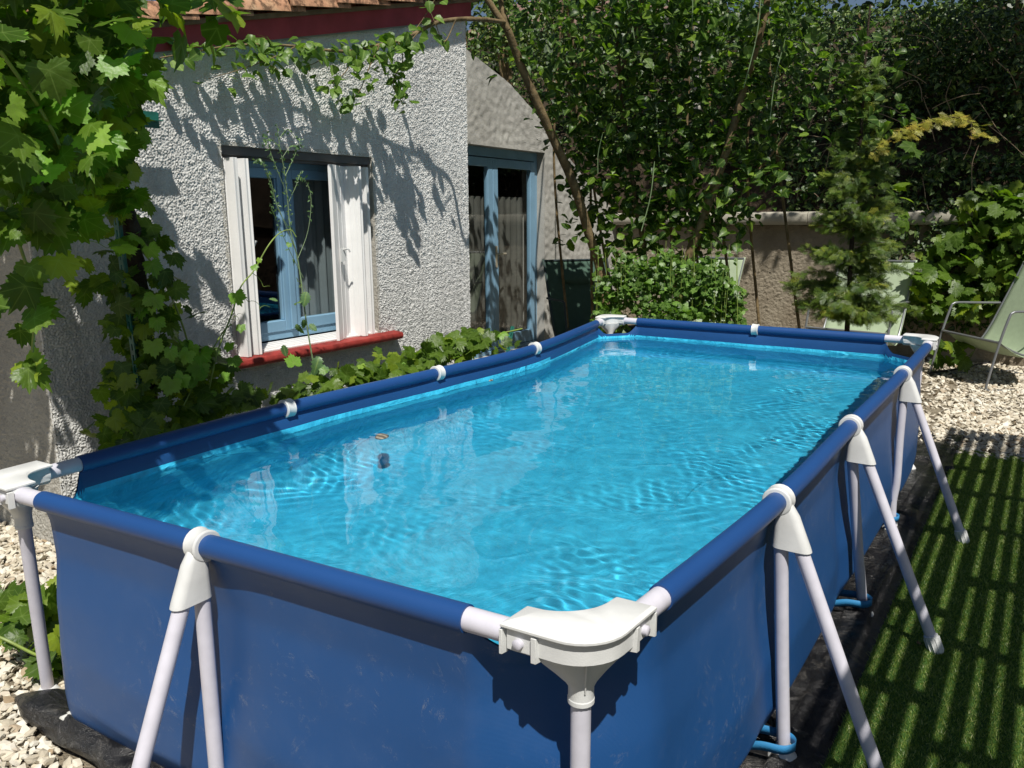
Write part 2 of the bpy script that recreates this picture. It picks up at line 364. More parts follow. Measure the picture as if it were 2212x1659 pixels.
# ------------------------------------------------------------------ leaves
def polar_leaf(pts, fold=.15, cup=.25, inner=True):
    """pts: list of (angle from the tip in degrees, radius, vein); stem joint at the origin, tip at +y"""
    out = [(math.sin(math.radians(a))*r, math.cos(math.radians(a))*r, v) for a, r, v in pts]
    V = [(0, 0, 0)]; vein = [1.0]; k = len(out); F_ = []
    for x, y, v in out: V.append((x, y, 0)); vein.append(v)
    for i in range(k): F_.append((0, 1+i, 1+(i+1) % k))
    V = np.array(V, float); V[:, 2] = fold*np.abs(V[:, 0])-cup*(V[:, 0]**2+V[:, 1]**2)
    return V, np.array(F_), np.array(vein)
def vine_leaf(step, seed=0):
    g = random.Random(seed)
    key = [(-172, .18), (-140, .50), (-112, .72), (-84, .62), (-52, .88), (-27, .70), (0, 1.0), (27, .70), (52, .88), (84, .62), (112, .72), (140, .50), (172, .18)]
    A = [k[0] for k in key]; R = [k[1] for k in key]; pts = []; q = -172; i = 0
    while q <= 172.01:
        r = np.interp(q, A, R)
        d = min(abs(q-c) for c in (0, 52, -52, 112, -112))
        r *= 1+(.10 if i % 2 == 0 else -.06)*(1 if d > 2 else 1.2)+g.uniform(-.03, .03)
        pts.append((q, r, 1.0 if d < step*.45 else 0.0)); q += step; i += 1
    return polar_leaf(pts, .10, .28)
VL_HI = vine_leaf(8.6, 1); VL_LO = vine_leaf(17.2, 2)
def oval_leaf(w=.42, n=7, ser=.05, seed=0, fold=.22, cup=.25):
    g = random.Random(seed); L = []; 
    for i in range(n+1):
        t = i/n; x = w*math.sin(PI*min(1, t**.8))**.8 if 0 < t < 1 else 0; L.append((x*(1+(ser*2 if i % 2 else -ser)), t))
    V = [(0, t, 0) for x, t in L]; vein = [1.0]*(n+1)
    R = list(range(n+1)); Fc = []
    for sgn in (-1, 1):
        base = len(V)
        for i in range(1, n): V.append((sgn*L[i][0], L[i][1], 0)); vein.append(0.0)
        side = [0]+[base+i for i in range(n-1)]+[n]
        for i in range(n):
            a, b_, c, d = R[i], R[i+1], side[i+1], side[i]
            tri = [(a, b_, c), (a, c, d)]
            for t_ in tri:
                if len(set(t_)) == 3: Fc.append(t_ if sgn > 0 else t_[::-1])
    V = np.array(V, float); V[:, 2] = fold*np.abs(V[:, 0])-cup*V[:, 1]**2
    return V, np.array(Fc), np.array(vein)
HZ = oval_leaf(.40, 7, .06); HZ_LO = oval_leaf(.40, 4, .03, 1)
IV = polar_leaf([(-150, .35, 0), (-95, .55, 0), (-60, .45, 0), (0, 1, 1), (60, .45, 0), (95, .55, 0), (150, .35, 0)], .2, .3)
CUR = vine_leaf(24.5, 5)
def spray(n=7, seed=0):
    """flat feathery scale-leaf spray"""
    g = random.Random(seed); V = []; Fc = []
    def blade(p, d, L, w):
        q = (-d[1], d[0]); k = len(V); V.extend([(p[0]-q[0]*w, p[1]-q[1]*w, 0), (p[0]+d[0]*L, p[1]+d[1]*L, -.12*L), (p[0]+q[0]*w, p[1]+q[1]*w, 0)]); Fc.append((k, k+1, k+2))
    blade((0, 0), (0, 1), 1, .035)
    for i in range(n):
        t = .12+.8*i/n; L = .42*(1-t)+.12
        for s in (-1, 1):
            a = math.radians(38+g.uniform(-8, 8)); d = (s*math.sin(a), math.cos(a)); blade((0, t), d, L, .026)
            for k in (.35, .65):
                for s2 in (-1, 1):
                    a2 = math.atan2(d[0], d[1])+s2*.6; blade((d[0]*L*k, t+d[1]*L*k), (math.sin(a2), math.cos(a2)), L*.38, .018)
    V = np.array(V, float); return V, np.array(Fc), np.zeros(len(V))
SP = spray(5)
def unit(a): return a/(np.linalg.norm(a, axis=-1, keepdims=True)+1e-12)
def leaves(name, tpl, P, size, mt, parent=None, up=(.25, -.3, 1), upj=.6, tipdir=None, tipj=.8, rnd=None, droop=.35, merge=None):
    """one foliage mesh of many leaves at the points P"""
    V0, F_, vein = tpl; P = np.asarray(P, float); n = len(P); g = rng
    nr = unit(np.array(up)[None]/np.linalg.norm(up)+g.normal(0, upj, (n, 3)))
    td = g.normal(0, tipj, (n, 3)) if tipdir is None else np.asarray(tipdir)+g.normal(0, tipj, (n, 3))
    td[:, 2] -= droop; td = td-nr*np.sum(td*nr, 1, keepdims=True); td = unit(td); sd = np.cross(td, nr)
    size = np.broadcast_to(size, (n,)) if np.ndim(size) else np.full(n, size)
    fl = g.uniform(-.4, 2.6, n)
    V = P[:, None]+size[:, None, None]*(V0[None, :, 0:1]*sd[:, None]+V0[None, :, 1:2]*td[:, None]+V0[None, :, 2:3]*nr[:, None]*fl[:, None, None])
    Fa = (F_[None]+(np.arange(n)*len(V0))[:, None, None]).reshape(-1, 3)
    if rnd is None: rnd = g.uniform(0, 1, n)**1.2
    at_ = {'rnd': np.repeat(rnd, len(V0)), 'vein': np.tile(vein, n)}
    if merge is not None:
        merge.append((V.reshape(-1, 3), Fa, at_)); return None
    return npmesh(name, V.reshape(-1, 3), Fa, mt, parent, True, attrs=at_)
def build_merged(name, L, mt, parent=None):
    off = 0; Vs = []; Fs = []; A = {'rnd': [], 'vein': []}
    for V, F_, a in L:
        Vs.append(V); Fs.append(F_+off); off += len(V); [A[k].append(a[k]) for k in A]
    return npmesh(name, np.concatenate(Vs), np.concatenate(Fs), mt, parent, True, attrs={k: np.concatenate(v) for k, v in A.items()})
def blob(c, r, n, shell=.5):
    """points in an ellipsoid, biased towards its outside"""
    d = unit(rng.normal(0, 1, (n, 3))); q = rng.uniform(0, 1, n)**(1/(3+3*shell)); return np.array(c)+d*q[:, None]*np.array(r)
def along(P, n, spread):
    """points scattered about a polyline"""
    P = np.array(P, float); L = np.linalg.norm(np.diff(P, axis=0), axis=1); c = np.concatenate([[0], np.cumsum(L)]); t = rng.uniform(0, c[-1], n)
    Q = np.stack([np.interp(t, c, P[:, k]) for k in range(3)], 1); return Q+rng.normal(0, 1, (n, 3))*np.array(spread)

# ================================================================== GROUND
gp = npmesh('ground', [(-60, -40, 0), (60, -40, 0), (60, 80, 0), (-60, 80, 0)], [(0, 1, 2, 3)], M['gravel'], None, False); tag(gp, kind='structure')
# limestone chips
def stones(name, pts, smin, smax, label):
    g = rng; n = len(pts)
    ico = np.array([(0, 0, 1), (.89, 0, .45), (.28, .85, .45), (-.72, .53, .45), (-.72, -.53, .45), (.28, -.85, .45), (.72, .53, -.45), (-.28, .85, -.45), (-.89, 0, -.45), (-.28, -.85, -.45), (.72, -.53, -.45), (0, 0, -1)])
    fc = np.array([(0, 1, 2), (0, 2, 3), (0, 3, 4), (0, 4, 5), (0, 5, 1), (1, 6, 2), (2, 7, 3), (3, 8, 4), (4, 9, 5), (5, 10, 1), (2, 6, 7), (3, 7, 8), (4, 8, 9), (5, 9, 10), (1, 10, 6), (6, 11, 7), (7, 11, 8), (8, 11, 9), (9, 11, 10), (10, 11, 6)])
    s = g.uniform(smin, smax, n); sc = np.stack([s*g.uniform(.9, 1.4, n), s*g.uniform(.6, 1, n), s*g.uniform(.35, .6, n)], 1)
    V = ico[None]*(1+g.uniform(-.35, .3, (n, 12, 1)))*sc[:, None]
    a = g.uniform(0, 2*PI, n); tl = g.normal(0, .35, (n, 2)); ca, sa = np.cos(a), np.sin(a)
    x = V[..., 0]*ca[:, None]-V[..., 1]*sa[:, None]; y = V[..., 0]*sa[:, None]+V[..., 1]*ca[:, None]; z = V[..., 2]+tl[:, :1]*x+tl[:, 1:]*y
    V = np.stack([x, y, z], -1)+np.array(pts)[:, None]
    Fa = (fc[None]+(np.arange(n)*12)[:, None, None]).reshape(-1, 3)
    o = npmesh(name, V.reshape(-1, 3), Fa, M['stone'], None, False, attrs={'rnd': np.repeat(g.uniform(0, 1, n), 12)}); tag(o, label, 'gravel', kind='stuff'); return o
def spts(x0, x1, y0, y1, n, z=.012):
    return np.stack([rng.uniform(x0, x1, n), rng.uniform(y0, y1, n), np.abs(rng.normal(z, .006, n))], 1)
def outside(P_): return P_[~((P_[:, 0] > -2.02+.0*P_[:, 1]) & (P_[:, 0] < .12) & (P_[:, 1] > -.15) & (P_[:, 1] < 4.30) & ~((P_[:, 0] < -1.86) & (P_[:, 1] < .12)))]
stones('gravel', np.concatenate([outside(spts(-3.9, -1.0, -.95, .58, 15000))]), .009, .022, 'pale limestone gravel beside the near left pool leg')
stones('gravel', np.concatenate([spts(.02, 2.6, 4.5, 8.15, 15000), spts(-4.0, .02, 4.3, 8.15, 6000)]), .012, .026, 'pale limestone gravel behind the pool around the lounge chairs')

# artificial turf
tx0, tx1, ty0, ty1 = .20, .86, -.9, 4.62
tb = MB(); tb.box((tx0, ty0, .004), (tx1, ty1, .014)); o = tb.build('turf_backing', simple('turf_backing', (.06, .13, .03), .9, .1, bsc=200, bd=.004), None, False); tag(o, kind='structure'); o.name = 'lawn_base'
nb = 150000
bx_ = rng.uniform(tx0, tx1, nb); by_ = ty0+1.3+(ty1-ty0-1.3)*rng.uniform(0, 1, nb)**1.15
hh = rng.uniform(.006, .014, nb); an = rng.uniform(0, 2*PI, nb); le = rng.normal(0, .55, (nb, 2))*hh[:, None]; ww = .0011+.0005*(by_+1)/2
P0 = np.stack([bx_-np.cos(an)*ww, by_-np.sin(an)*ww, np.full(nb, .013)], 1); P1 = np.stack([bx_+np.cos(an)*ww, by_+np.sin(an)*ww, np.full(nb, .013)], 1)
P2 = np.stack([bx_+le[:, 0], by_+le[:, 1], .013+hh], 1); V = np.stack([P0, P1, P2], 1).reshape(-1, 3)
o = npmesh('grass', V, np.arange(nb*3).reshape(-1, 3), M['grass'], None, False, attrs={'rnd': np.repeat(rng.uniform(0, 1, nb), 3), 'vein': np.zeros(nb*3)}); tag(o, 'green artificial turf beside the right side of the pool', 'grass', kind='stuff')

# ================================================================== POOL
RZ = {}
c00 = at(1278, 1412, Z=.78); c01 = at(2012, 738, Z=.775); c11 = at(1310, 690, Z=.765); c10 = at(-14, 1053, Z=.752)
R1 = at(1682, 1080, Z=.778); R2 = at(1838, 920, Z=.776); R3 = at(1950, 808, Z=.775)
L1 = at(620, 882, Z=.752); L2 = at(945, 806, Z=.752); L3 = at(1155, 753, Z=.758)
NM = at(437, 1176, Z=.768); FM = at(1632, 712, Z=.768)
sides = [  # start corner, clips, end corner (loop: near-right -> far-right -> far-left -> near-left)
    [c00, R1, R2, R3, c01], [c01, FM, c11], [c11, L3, L2, L1, c10], [c10, NM, c00]]
pool = empty('swimming_pool', (-1.0, 2.0, 0), 'rectangular blue frame pool filled with water in front of the white house', 'swimming pool')
def sidepath(s, n=16): return np.array(smoothpath(s, n))
def cut(P, a, b_):
    L = np.concatenate([[0], np.cumsum(np.linalg.norm(np.diff(P, axis=0), axis=1))]); tot = L[-1]
    t = np.linspace(a, tot-b_, 60); return np.stack([np.interp(t, L, P[:, k]) for k in range(3)], 1), tot
SL = .25   # bare tube at each corner
TR, SR = .0230, .0268
side_pts = []
for s in sides:
    P, tot = cut(sidepath(s), SL, SL); side_pts.append(P)
    Pt, _ = cut(sidepath(s), .05, .05)
    o = MB().tube(Pt, TR, 20).build('rail_tube', M['white_tube'], pool)
    o = MB().tube(P, SR, 24).build('rail_sleeve', M['navy_sleeve'], pool)
cen = (c00+c01+c10+c11)/4
# liner shell
def prof(v):
    return np.interp(v, [0, .06, .2, .4, .6, .8, .92, .97, 1.0], [.0, -.012, -.016, .002, .024, .024, -.018, -.055, -.115])
def zprof(v, zt): return zt*(1-v)**1.0 if v < .9 else zt*(1-v)
clips_xy = [R1, R2, R3, FM, L3, L2, L1, NM]
def loop(v, ins=0.0, nz=None):
    pts = []
    for i in range(4):
        P = side_pts[i]; nx = side_pts[(i+1) % 4]
        T = np.gradient(P, axis=0); T[:, 2] = 0; T = unit(T); Nn = np.stack([T[:, 1], -T[:, 0], np.zeros(len(T))], 1)
        off = np.full(len(P), prof(v)-ins)
        dl_ = np.minimum(np.linalg.norm(P[:, :2]-P[0, :2], axis=1), np.linalg.norm(P[:, :2]-P[-1, :2], axis=1)); off = np.where(off > 0, off*(1-.8*np.exp(-(dl_/.22)**2)), off)
        for c in clips_xy:
            d = np.linalg.norm(P[:, :2]-c[:2], axis=1); off = off-np.exp(-(d/.11)**2)*.03*math.sin(PI*min(1, v*1.05))
        Q = P+Nn*off[:, None]; Q[:, 2] = (P[:, 2]-.018)*(1-v)
        pts.append(Q)
    out = []
    for i in range(4):
        A = pts[i]; B = pts[(i+1) % 4]; a, b_ = A[-1], B[0]; Cn = sides[i][-1]
        ta = unit(A[-1]-A[-3]); tb_ = unit(B[0]-B[2])
        mid = (a+b_)/2; k = np.interp(v, [0, .08, .25, .6, .9, 1], [.0, .0, .08, .36, .44, .3]); dirc = np.array([Cn[0]-mid[0], Cn[1]-mid[1], 0]);
        ctrl = mid+dirc*k*1.25
        out.append(A)
        ts = np.linspace(0, 1, 18)[1:-1]; q = ((1-ts)**2)[:, None]*a+(2*ts*(1-ts))[:, None]*ctrl+(ts**2)[:, None]*b_
        sag = .06*math.exp(-(v/.12)**2); q[:, 2] = (a[2]+b_[2])/2-sag*np.minimum(1, 5*ts*(1-ts)*1.2)
        out.append(q)
    return np.concatenate(out)
vv = list(np.concatenate([np.linspace(0, .76, 30), np.linspace(.78, 1, 14)]))
rings = np.array([loop(v) for v in vv]); K = rings.shape[1]
g_ = np.arange(len(vv)*K).reshape(len(vv), K); nxt = np.roll(g_, -1, axis=1)
Fs = np.stack([g_[:-1], g_[1:], nxt[1:], nxt[:-1]], -1).reshape(-1, 4)
o = npmesh('outer_wall', rings.reshape(-1, 3), Fs, M['navy'], pool)
ri = np.array([loop(v, .006) for v in vv if v <= .98]); ri[..., 2] = np.maximum(ri[..., 2], .012); nr_ = len(ri)
# floor rings shrinking to the middle
fl = []
for t_ in np.linspace(.05, 1, 26):
    q = ri[-1]*(1-t_)+cen*t_; q[:, 2] = .012; fl.append(q)
ri = np.concatenate([ri, np.array(fl)]); g_ = np.arange(len(ri)*K).reshape(len(ri), K); nxt = np.roll(g_, -1, axis=1)
Fi = np.stack([g_[:-1], nxt[:-1], nxt[1:], g_[1:]], -1).reshape(-1, 4)
zc = ri.reshape(-1, 3)[Fi].mean(1)[:, 2]
lin = npmesh('inner_liner', ri.reshape(-1, 3), Fi, [M['liner'], M['navy_in']], pool, matidx=(zc > .673).astype(int))
try: lin.cycles.is_caustics_receiver = True
except Exception: pass
# corner caps, corner legs
def capplan(cr, da, db, s=1.0, inset=0.0):
    """boomerang plan: cr corner, da/db unit directions along the two rails"""
    w = .038-inset; L = .148-inset; r = .082
    pts = [(L, -w)]
    for q in np.linspace(0, 1, 9):
        a = PI/2*q; pts.append((r-w-(r)*math.sin(a)+0, r-w-(r)*math.cos(a)))
    pts.append((-w, L)); pts.append((w-.002, L-.012*0))
    # inner concave edge
    for q in np.linspace(0, 1, 13):
        t = q; a0 = np.array([w, L-.03]); c1 = np.array([w+.008, .075]); c2 = np.array([.075, w+.008]); a1 = np.array([L-.03, w])
        p = (1-t)**3*a0+3*(1-t)**2*t*c1+3*(1-t)*t*t*c2+t**3*a1; pts.append((p[0], p[1]))
    pts.append((L, w-.002))
    return [cr+da*p[0]+db*p[1] for p in pts]
corner_dirs = []
for i in range(4):
    A = side_pts[i]; B = side_pts[(i+1) % 4]; cr = sides[i][-1]
    da = A[-1]-cr; da[2] = 0; db = B[0]-cr; db[2] = 0; da = unit(da); db = unit(db); corner_dirs.append((cr, da, db))
    zt = np.array([0, 0, 1.0])
    mb = MB(); S0 = capplan(cr, da, db, inset=.001); S1 = capplan(cr, da, db, inset=-.003); S2 = capplan(cr, da, db, inset=-.003); S3 = capplan(cr, da, db, inset=.004)
    top = [[p+zt*h for p in S] for S, h in ((S0, .024), (S1, .027), (S2, .032), (S3, .0365))]
    if np.cross(da, db)[2] < 0: top = [t_[::-1] for t_ in top]
    mb.loft(top)
    body = [[p+zt*h for p in capplan(cr, da, db, inset=ins)] for h, ins in ((-.020, .010), (-.016, .005), (.0235, .005))]
    if np.cross(da, db)[2] < 0: body = [t_[::-1] for t_ in body]
    mb.loft(body)
    # ribs on the outer faces
    for d1, d2 in ((da, db), (db, da)):
        for t_, w_ in ((.151, .005), (.086, .008)):
            p = cr+d1*t_-d2*.036; mb.loft([[p+d1*(-w_)+d2*.012+zt*z, p+d1*(-w_*.6)-d2*.004+zt*z, p+d1*(w_*.6)-d2*.004+zt*z, p+d1*w_+d2*.012+zt*z] for z in (-.026, .021)])
        for sgn in (1,):  # half shell under the tube
            pa, pb = cr+d1*.07, cr+d1*.150
            mb.tube([pa, pa+d1*.004, pb-d1*.004, pb], [.026, .033, .033, .027], 16)
    # gusset cone to the leg
    lp = cr+(da+db)*.045
    def ring(c, rx, z, flare): 
        out = []
        for k in range(20):
            a = 2*PI*k/20; v = da*math.cos(a)+db*math.sin(a); v = v/np.linalg.norm(v); e = (math.cos(a)-math.sin(a))**2/2
            out.append(c+v*(rx+flare*e**1.5)+zt*z)
        return out
    mb.loft([ring(lp, .032, -.018, .062), ring(lp, .029, -.04, .046), ring(lp, .026, -.062, .026), ring(lp, .0240, -.085, .006), ring(lp, .0235, -.095, 0), ring(lp, .0235, -.118, 0), ring(lp, .0245, -.119, 0), ring(lp, .0245, -.128, 0)])
    dout = unit(-(da+db)); dl = np.cross(dout, zt)
    mb.loft([[lp+dout*.02+dl*.0015, lp+dout*.043+dl*.0015, lp+dout*.043-dl*.0015, lp+dout*.02-dl*.0015][::1]]+[[lp+dout*.02+dl*.0015-zt*.0+zt*-.10, lp+dout*.026+dl*.0015-zt*.10, lp+dout*.026-dl*.0015-zt*.10, lp+dout*.02-dl*.0015-zt*.10]])
    cap = mb.build('corner_cap', M['white_plastic'], pool, bevel=.0012)
    for d1, d2 in ((da, db), (db, da)):
        p = cr+d1*.118-d2*.031; MB().tube([p, p-d2*.010, p-d2*.012], [.0095, .0095, .007], 16).build('bolt', M['white_tube'], cap)
    foot = np.array([lp[0], lp[1], 0.0]) 
    if i == 2: foot[:2] = (-1.965, -.02)
    leg = MB().tube([lp-zt*.10, foot*.5+lp*.5, foot+zt*.02], .0185, 18).build('corner_leg', M['white_tube'], pool)
    f_ = MB(); f_.tube([foot+zt*.03, foot+zt*.028, foot+zt*.008, foot+zt*.002], [.021, .024, .038, .040], 20); f_.build('foot_cap', M['white_plastic'], leg)
# supports
def support(c, i, dirv, splay=.36, bend=False, footin=None):
    zt = np.array([0, 0, 1.0]); dirv = unit(np.array([dirv[0], dirv[1], 0])); al = np.cross(zt, dirv)
    hh_ = .0215
    # ring open towards the water
    mb = MB(); seg = 22
    rgs = []
    for w_, r_o in ((-hh_, .0345), (-hh_+.003, .0385), (-hh_+.007, .0365), (hh_-.007, .0365), (hh_-.003, .0385), (hh_, .0345)):
        rgs.append([c+al*w_+(dirv*math.cos(a)+zt*math.sin(a))*r_o for a in np.linspace(0, 2*PI, seg, endpoint=False)])
    mb.loft(rgs)
    # flared skirt
    def sec(z, x0, x1, hw, n_=9):
        out = []
        for a in np.linspace(PI/2, 3*PI/2, n_): out.append(c+dirv*(x0+hw*math.cos(a))+al*hw*math.sin(a)+zt*z)
        for a in np.linspace(-PI/2, PI/2, n_): out.append(c+dirv*(x1+hw*math.cos(a))+al*hw*math.sin(a)+zt*z)
        return out
    mb.loft([sec(-.005, .010, .020, .016), sec(-.035, .012, .036, .020), sec(-.07, .013, .050, .0205), sec(-.113, .013, .067, .0215), sec(-.126, .013, .071, .022), sec(-.1265, .013, .071, .019)])
    cl = mb.build('rail_clip', M['white_plastic'], pool, bevel=.001)
    a = c+dirv*.013-zt*.11
    foot = np.array([c[0], c[1], 0])+dirv*.02 if footin is None else np.array(footin, float)
    P = [a, a*.45+foot*.55, foot+zt*.03]
    if bend:
        P = smoothpath([a, a*.7+foot*.3, a*.38+foot*.62+dirv*.004, a*.22+foot*.78-dirv*.004, foot+zt*.03], 6)
    leg = MB().tube(P, .0185, 18).build('upright_leg', M['white_tube'], pool)
    f_ = MB(); f_.tube([foot+zt*.045, foot+zt*.043, foot+zt*.028, foot+zt*.010, foot+zt*.004], [.020, .0225, .025, .040, .042], 24); f_.build('foot_cap', M['white_plastic'], leg)
    b0 = c+dirv*.060-zt*.112; b1 = np.array([c[0], c[1], 0])+dirv*splay
    d = unit(b1-b0)
    leg2 = MB().tube([b0, b1-d*.04], .0185, 18).build('slanted_leg', M['white_tube'], pool)
    f2 = MB(); f2.tube([b1-d*.075, b1-d*.073, b1-d*.012, b1-d*.004], [.0205, .0235, .0245, .020], 20)
    for k in range(10):
        q = 2*PI*k/10; n1 = np.cross(d, al); pp = (al*math.cos(q)+n1*math.sin(q))*.0245
        f2.tube([b1-d*.065+pp, b1-d*.015+pp], .0022, 5)
    f2.build('foot_cap', M['white_plastic'], leg2)
    return cl
outR = np.array([1, 0.0, 0]); outL = np.array([-1.0, 0, 0]); outN = np.array([0, -1.0, 0]); outF = np.array([0, 1.0, 0])
support(R1, 1, outR, .335, footin=at(1691, 1638, Z=0)); support(R2, 2, outR, .345, footin=at(1862, 1326, Z=0)); support(R3, 3, outR, .33, bend=True, footin=at(1925, 1143, Z=0))
support(L1, 1, outL); support(L2, 2, outL); support(L3, 3, outL); support(NM, 1, outN, .33); support(FM, 1, outF)
# webbing straps round the upright legs
def ribbon(P, w, name='strap', mt=None, parent=pool, up=(0, 0, 1)):
    P = np.array(P); u = np.array(up, float)*w/2; V = np.concatenate([P-u, P+u]); n_ = len(P)
    o = npmesh(name, V, [(i, i+1, n_+i+1, n_+i) for i in range(n_-1)], mt or M['strap'], parent)
    s = o.modifiers.new('thick', 'SOLIDIFY'); s.thickness = .0015; return o
for k, (x, y) in enumerate([(1691, 1608), (1862, 1300), (1925, 1120)]):
    f = at(x, y, Z=.06); p = []
    p += smoothpath([f+np.array([-.19, -.06, .03]), f+np.array([-.15, -.055, -.01]), f+np.array([-.11, -.045, -.02]), f+np.array([-.05, -.04, 0]), f+np.array([.01, -.03, .004]), f+np.array([.035, 0, .01]), f+np.array([.01, .03, .01]), f+np.array([-.05, .028, .008]), f+np.array([-.12, .02, .0])], 5)
    ribbon(p, .028)
f = at(520, 1670, Z=.05); ribbon(smoothpath([f+np.array([-.03, .10, .0]), f+np.array([-.02, .05, 0]), f, f+np.array([.03, 0, 0]), f+np.array([.06, .1, 0])], 5), .028)
# drain valve
dv = at(237, 1527, Z=.06); lv_ = loop(.90); kk_ = int(np.linalg.norm(lv_-dv, axis=1).argmin()); dv = lv_[kk_]*1.0; dy = unit(np.array([.05, -1, .1]))
o = MB().tube([dv+dy*-.01, dv+dy*.012, dv+dy*.013, dv+dy*.034, dv+dy*.035], [.016, .016, .012, .012, .010], 14).build('drain_valve', M['valve'], pool)
# water surface
WZ = .655
GS = .009; gx = np.arange(-2.25, .12, GS); gy = np.arange(-.22, 4.25, GS); X_, Y_ = np.meshgrid(gx, gy, indexing='ij')
def waves(lam, dl, ang, da, seed):
    """random waves of about one wavelength and heading"""
    g = np.random.default_rng(seed); nx, ny = X_.shape; f = np.fft.fft2(g.standard_normal((nx, ny)))
    kx = np.fft.fftfreq(nx, GS)[:, None]; ky = np.fft.fftfreq(ny, GS)[None, :]; k = np.hypot(kx, ky); th = np.arctan2(ky, kx)
    a = np.exp(-((k-1/lam)/(dl/lam))**2)
    if da < 3: dd = np.abs(((th-ang+PI/2) % PI)-PI/2); a = a*np.exp(-(dd/da)**2)
    a[0, 0] = 0; h = np.real(np.fft.ifft2(f*a)); return h/h.std()
EDG = np.minimum(np.minimum(-X_+.05, X_+2.0), np.minimum(Y_+.1, 4.15-Y_)); EM = np.exp(-(np.clip(EDG, 0, 9)/.40)**2)
EL = np.exp(-((X_+1.75)**2/.16+(Y_-.35)**2/.35)); ER = np.exp(-(X_+.15)**2/.10)*np.clip(.2+1.0*np.abs(waves(1.2, .6, 0, 9, 77)), 0, 1.3)
MK = np.clip(.45+.5*waves(.7, .5, 0, 9, 71), 0, 1.5); MK2 = np.clip(.35+.5*waves(.6, .5, 0, 9, 72), 0, 1.5)
H = .8*(.00045*waves(.30, .5, 0, 9, 61)+.00008*waves(.11, .4, 0, 9, 62))
H += (.000026+.00014*EL+.00009*ER+.00004*EM)*MK*waves(.055, .28, .6, .35, 63)
H += (.000022+.00014*EL+.00008*ER+.00004*EM)*MK2*waves(.060, .28, -.7, .35, 64)
H += (.000020+.00006*EL+.00010*ER+.00004*EM)*MK*waves(.045, .3, 1.5, .5, 65)
Vw = np.stack([X_, Y_, WZ+H], -1)
# keep only the part inside the liner
lp_ = ri[0][:, :2]; wl = loop(1-WZ/.757, .0055)[:, :2]
def inside(px_, py_, poly):
    c = np.zeros(px_.shape, bool); j = len(poly)-1
    for i in range(len(poly)):
        xi, yi = poly[i]; xj, yj = poly[j]
        c ^= ((yi > py_) != (yj > py_)) & (px_ < (xj-xi)*(py_-yi)/(yj-yi+1e-12)+xi); j = i
    return c
ins = inside(X_, Y_, wl+unit(wl-cen[:2])*.004)
idx = np.arange(X_.size).reshape(X_.shape); q = np.stack([idx[:-1, :-1], idx[1:, :-1], idx[1:, 1:], idx[:-1, 1:]], -1); ok = ins[:-1, :-1] | ins[1:, :-1] | ins[1:, 1:] | ins[:-1, 1:]
q = q[ok]; used = np.unique(q); mp_ = -np.ones(X_.size, int); mp_[used] = np.arange(len(used)); Vf = Vw.reshape(-1, 3)[used]
# pull the outside vertices onto the liner line
out_ = ~ins.reshape(-1)[used]
for i_ in np.where(out_)[0]:
    d = np.hypot(wl[:, 0]-Vf[i_, 0], wl[:, 1]-Vf[i_, 1]); k = int(d.argmin()); Vf[i_, 0], Vf[i_, 1] = wl[k]
wat = npmesh('water', Vf, mp_[q], M['water'], None); tag(wat, kind='structure')
try: wat.cycles.is_caustics_caster = True
except Exception: pass
# flat stones lying at the surface
def pebble(c, a, b_, h, rot, label):
    seg, rg = 24, 9; rgs = []
    for i in range(rg):
        t = -PI/2+.12+(PI-.24)*i/(rg-1); rgs.append([np.array(c)+np.array([a*math.cos(t)**.7*math.cos(k)*math.cos(rot)-b_*math.cos(t)**.7*math.sin(k)*math.sin(rot), a*math.cos(t)**.7*math.cos(k)*math.sin(rot)+b_*math.cos(t)**.7*math.sin(k)*math.cos(rot), h*math.sin(t)]) * np.array([1, 1, 1])+np.array([0, 0, .002*math.sin(k*2)]) for k in np.linspace(0, 2*PI, seg, endpoint=False)])
    mb = MB(); mb.loft(rgs); m_, n, b = mat('banded_stone'); w = N(n, 'ShaderNodeTexWave', wave_type='RINGS'); w.inputs['Scale'].default_value = 14; w.inputs['Distortion'].default_value = 3
    tc = N(n, 'ShaderNodeTexCoord'); n.links.new(tc.outputs['Object'], w.inputs[0]); r = ramp(n, w.outputs['Fac'], [(.2, (.10, .09, .07)), (.8, (.30, .27, .21))]); n.links.new(r.outputs[0], b.inputs['Base Color']); b.inputs['Roughness'].default_value = .4
    o = mb.build('flat_stone', m_); tag(o, label, 'stone', 'flat stones in the pool water'); return o
pebble(at(825, 945, Z=.650), .042, .028, .011, 2.2, 'banded brown flat stone at the water surface, the larger and nearer one')
pebble(at(1056, 822, Z=.650), .034, .024, .010, 2.3, 'small grey flat stone at the water surface close to the house side rail')

# ================================================================== GROUND SHEET
def sheet(name, us, vs_, f, mt, label, cat):
    P = np.array([[f(u, v) for v in vs_] for u in us]); nu, nv = len(us), len(vs_); i = np.arange(nu*nv).reshape(nu, nv)
    o = npmesh(name, P.reshape(-1, 3), np.stack([i[:-1, :-1], i[1:, :-1], i[1:, 1:], i[:-1, 1:]], -1).reshape(-1, 4), mt); 
    if label: tag(o, label, cat)
    return o
gs_ = np.random.default_rng(11)
SN = fftnoise(256, 256, .02, .08, 31); SN2 = fftnoise(256, 256, .06, .2, 32)
def sheet_f(u, v):
    x = u; y = v
    z = .022+.010*SN[int((x+3)*40) % 256, int((y+1)*40) % 256]+.004*SN2[int((x+3)*50) % 256, int((y+1)*25) % 256]
    ex = .235+.02*math.sin(y*2.1)+.02*math.sin(y*5.3)+(.06 if y > 4.1 else 0)
    if x > .0: x = min(x, 1e9); x = x*ex/.20
    if -.15 < y < 4.28 and -2.2 < u < .06: z = min(z, .004+.0)   # flat below the pool
    return (x, y, max(.006, z) if u < .15 else .006)
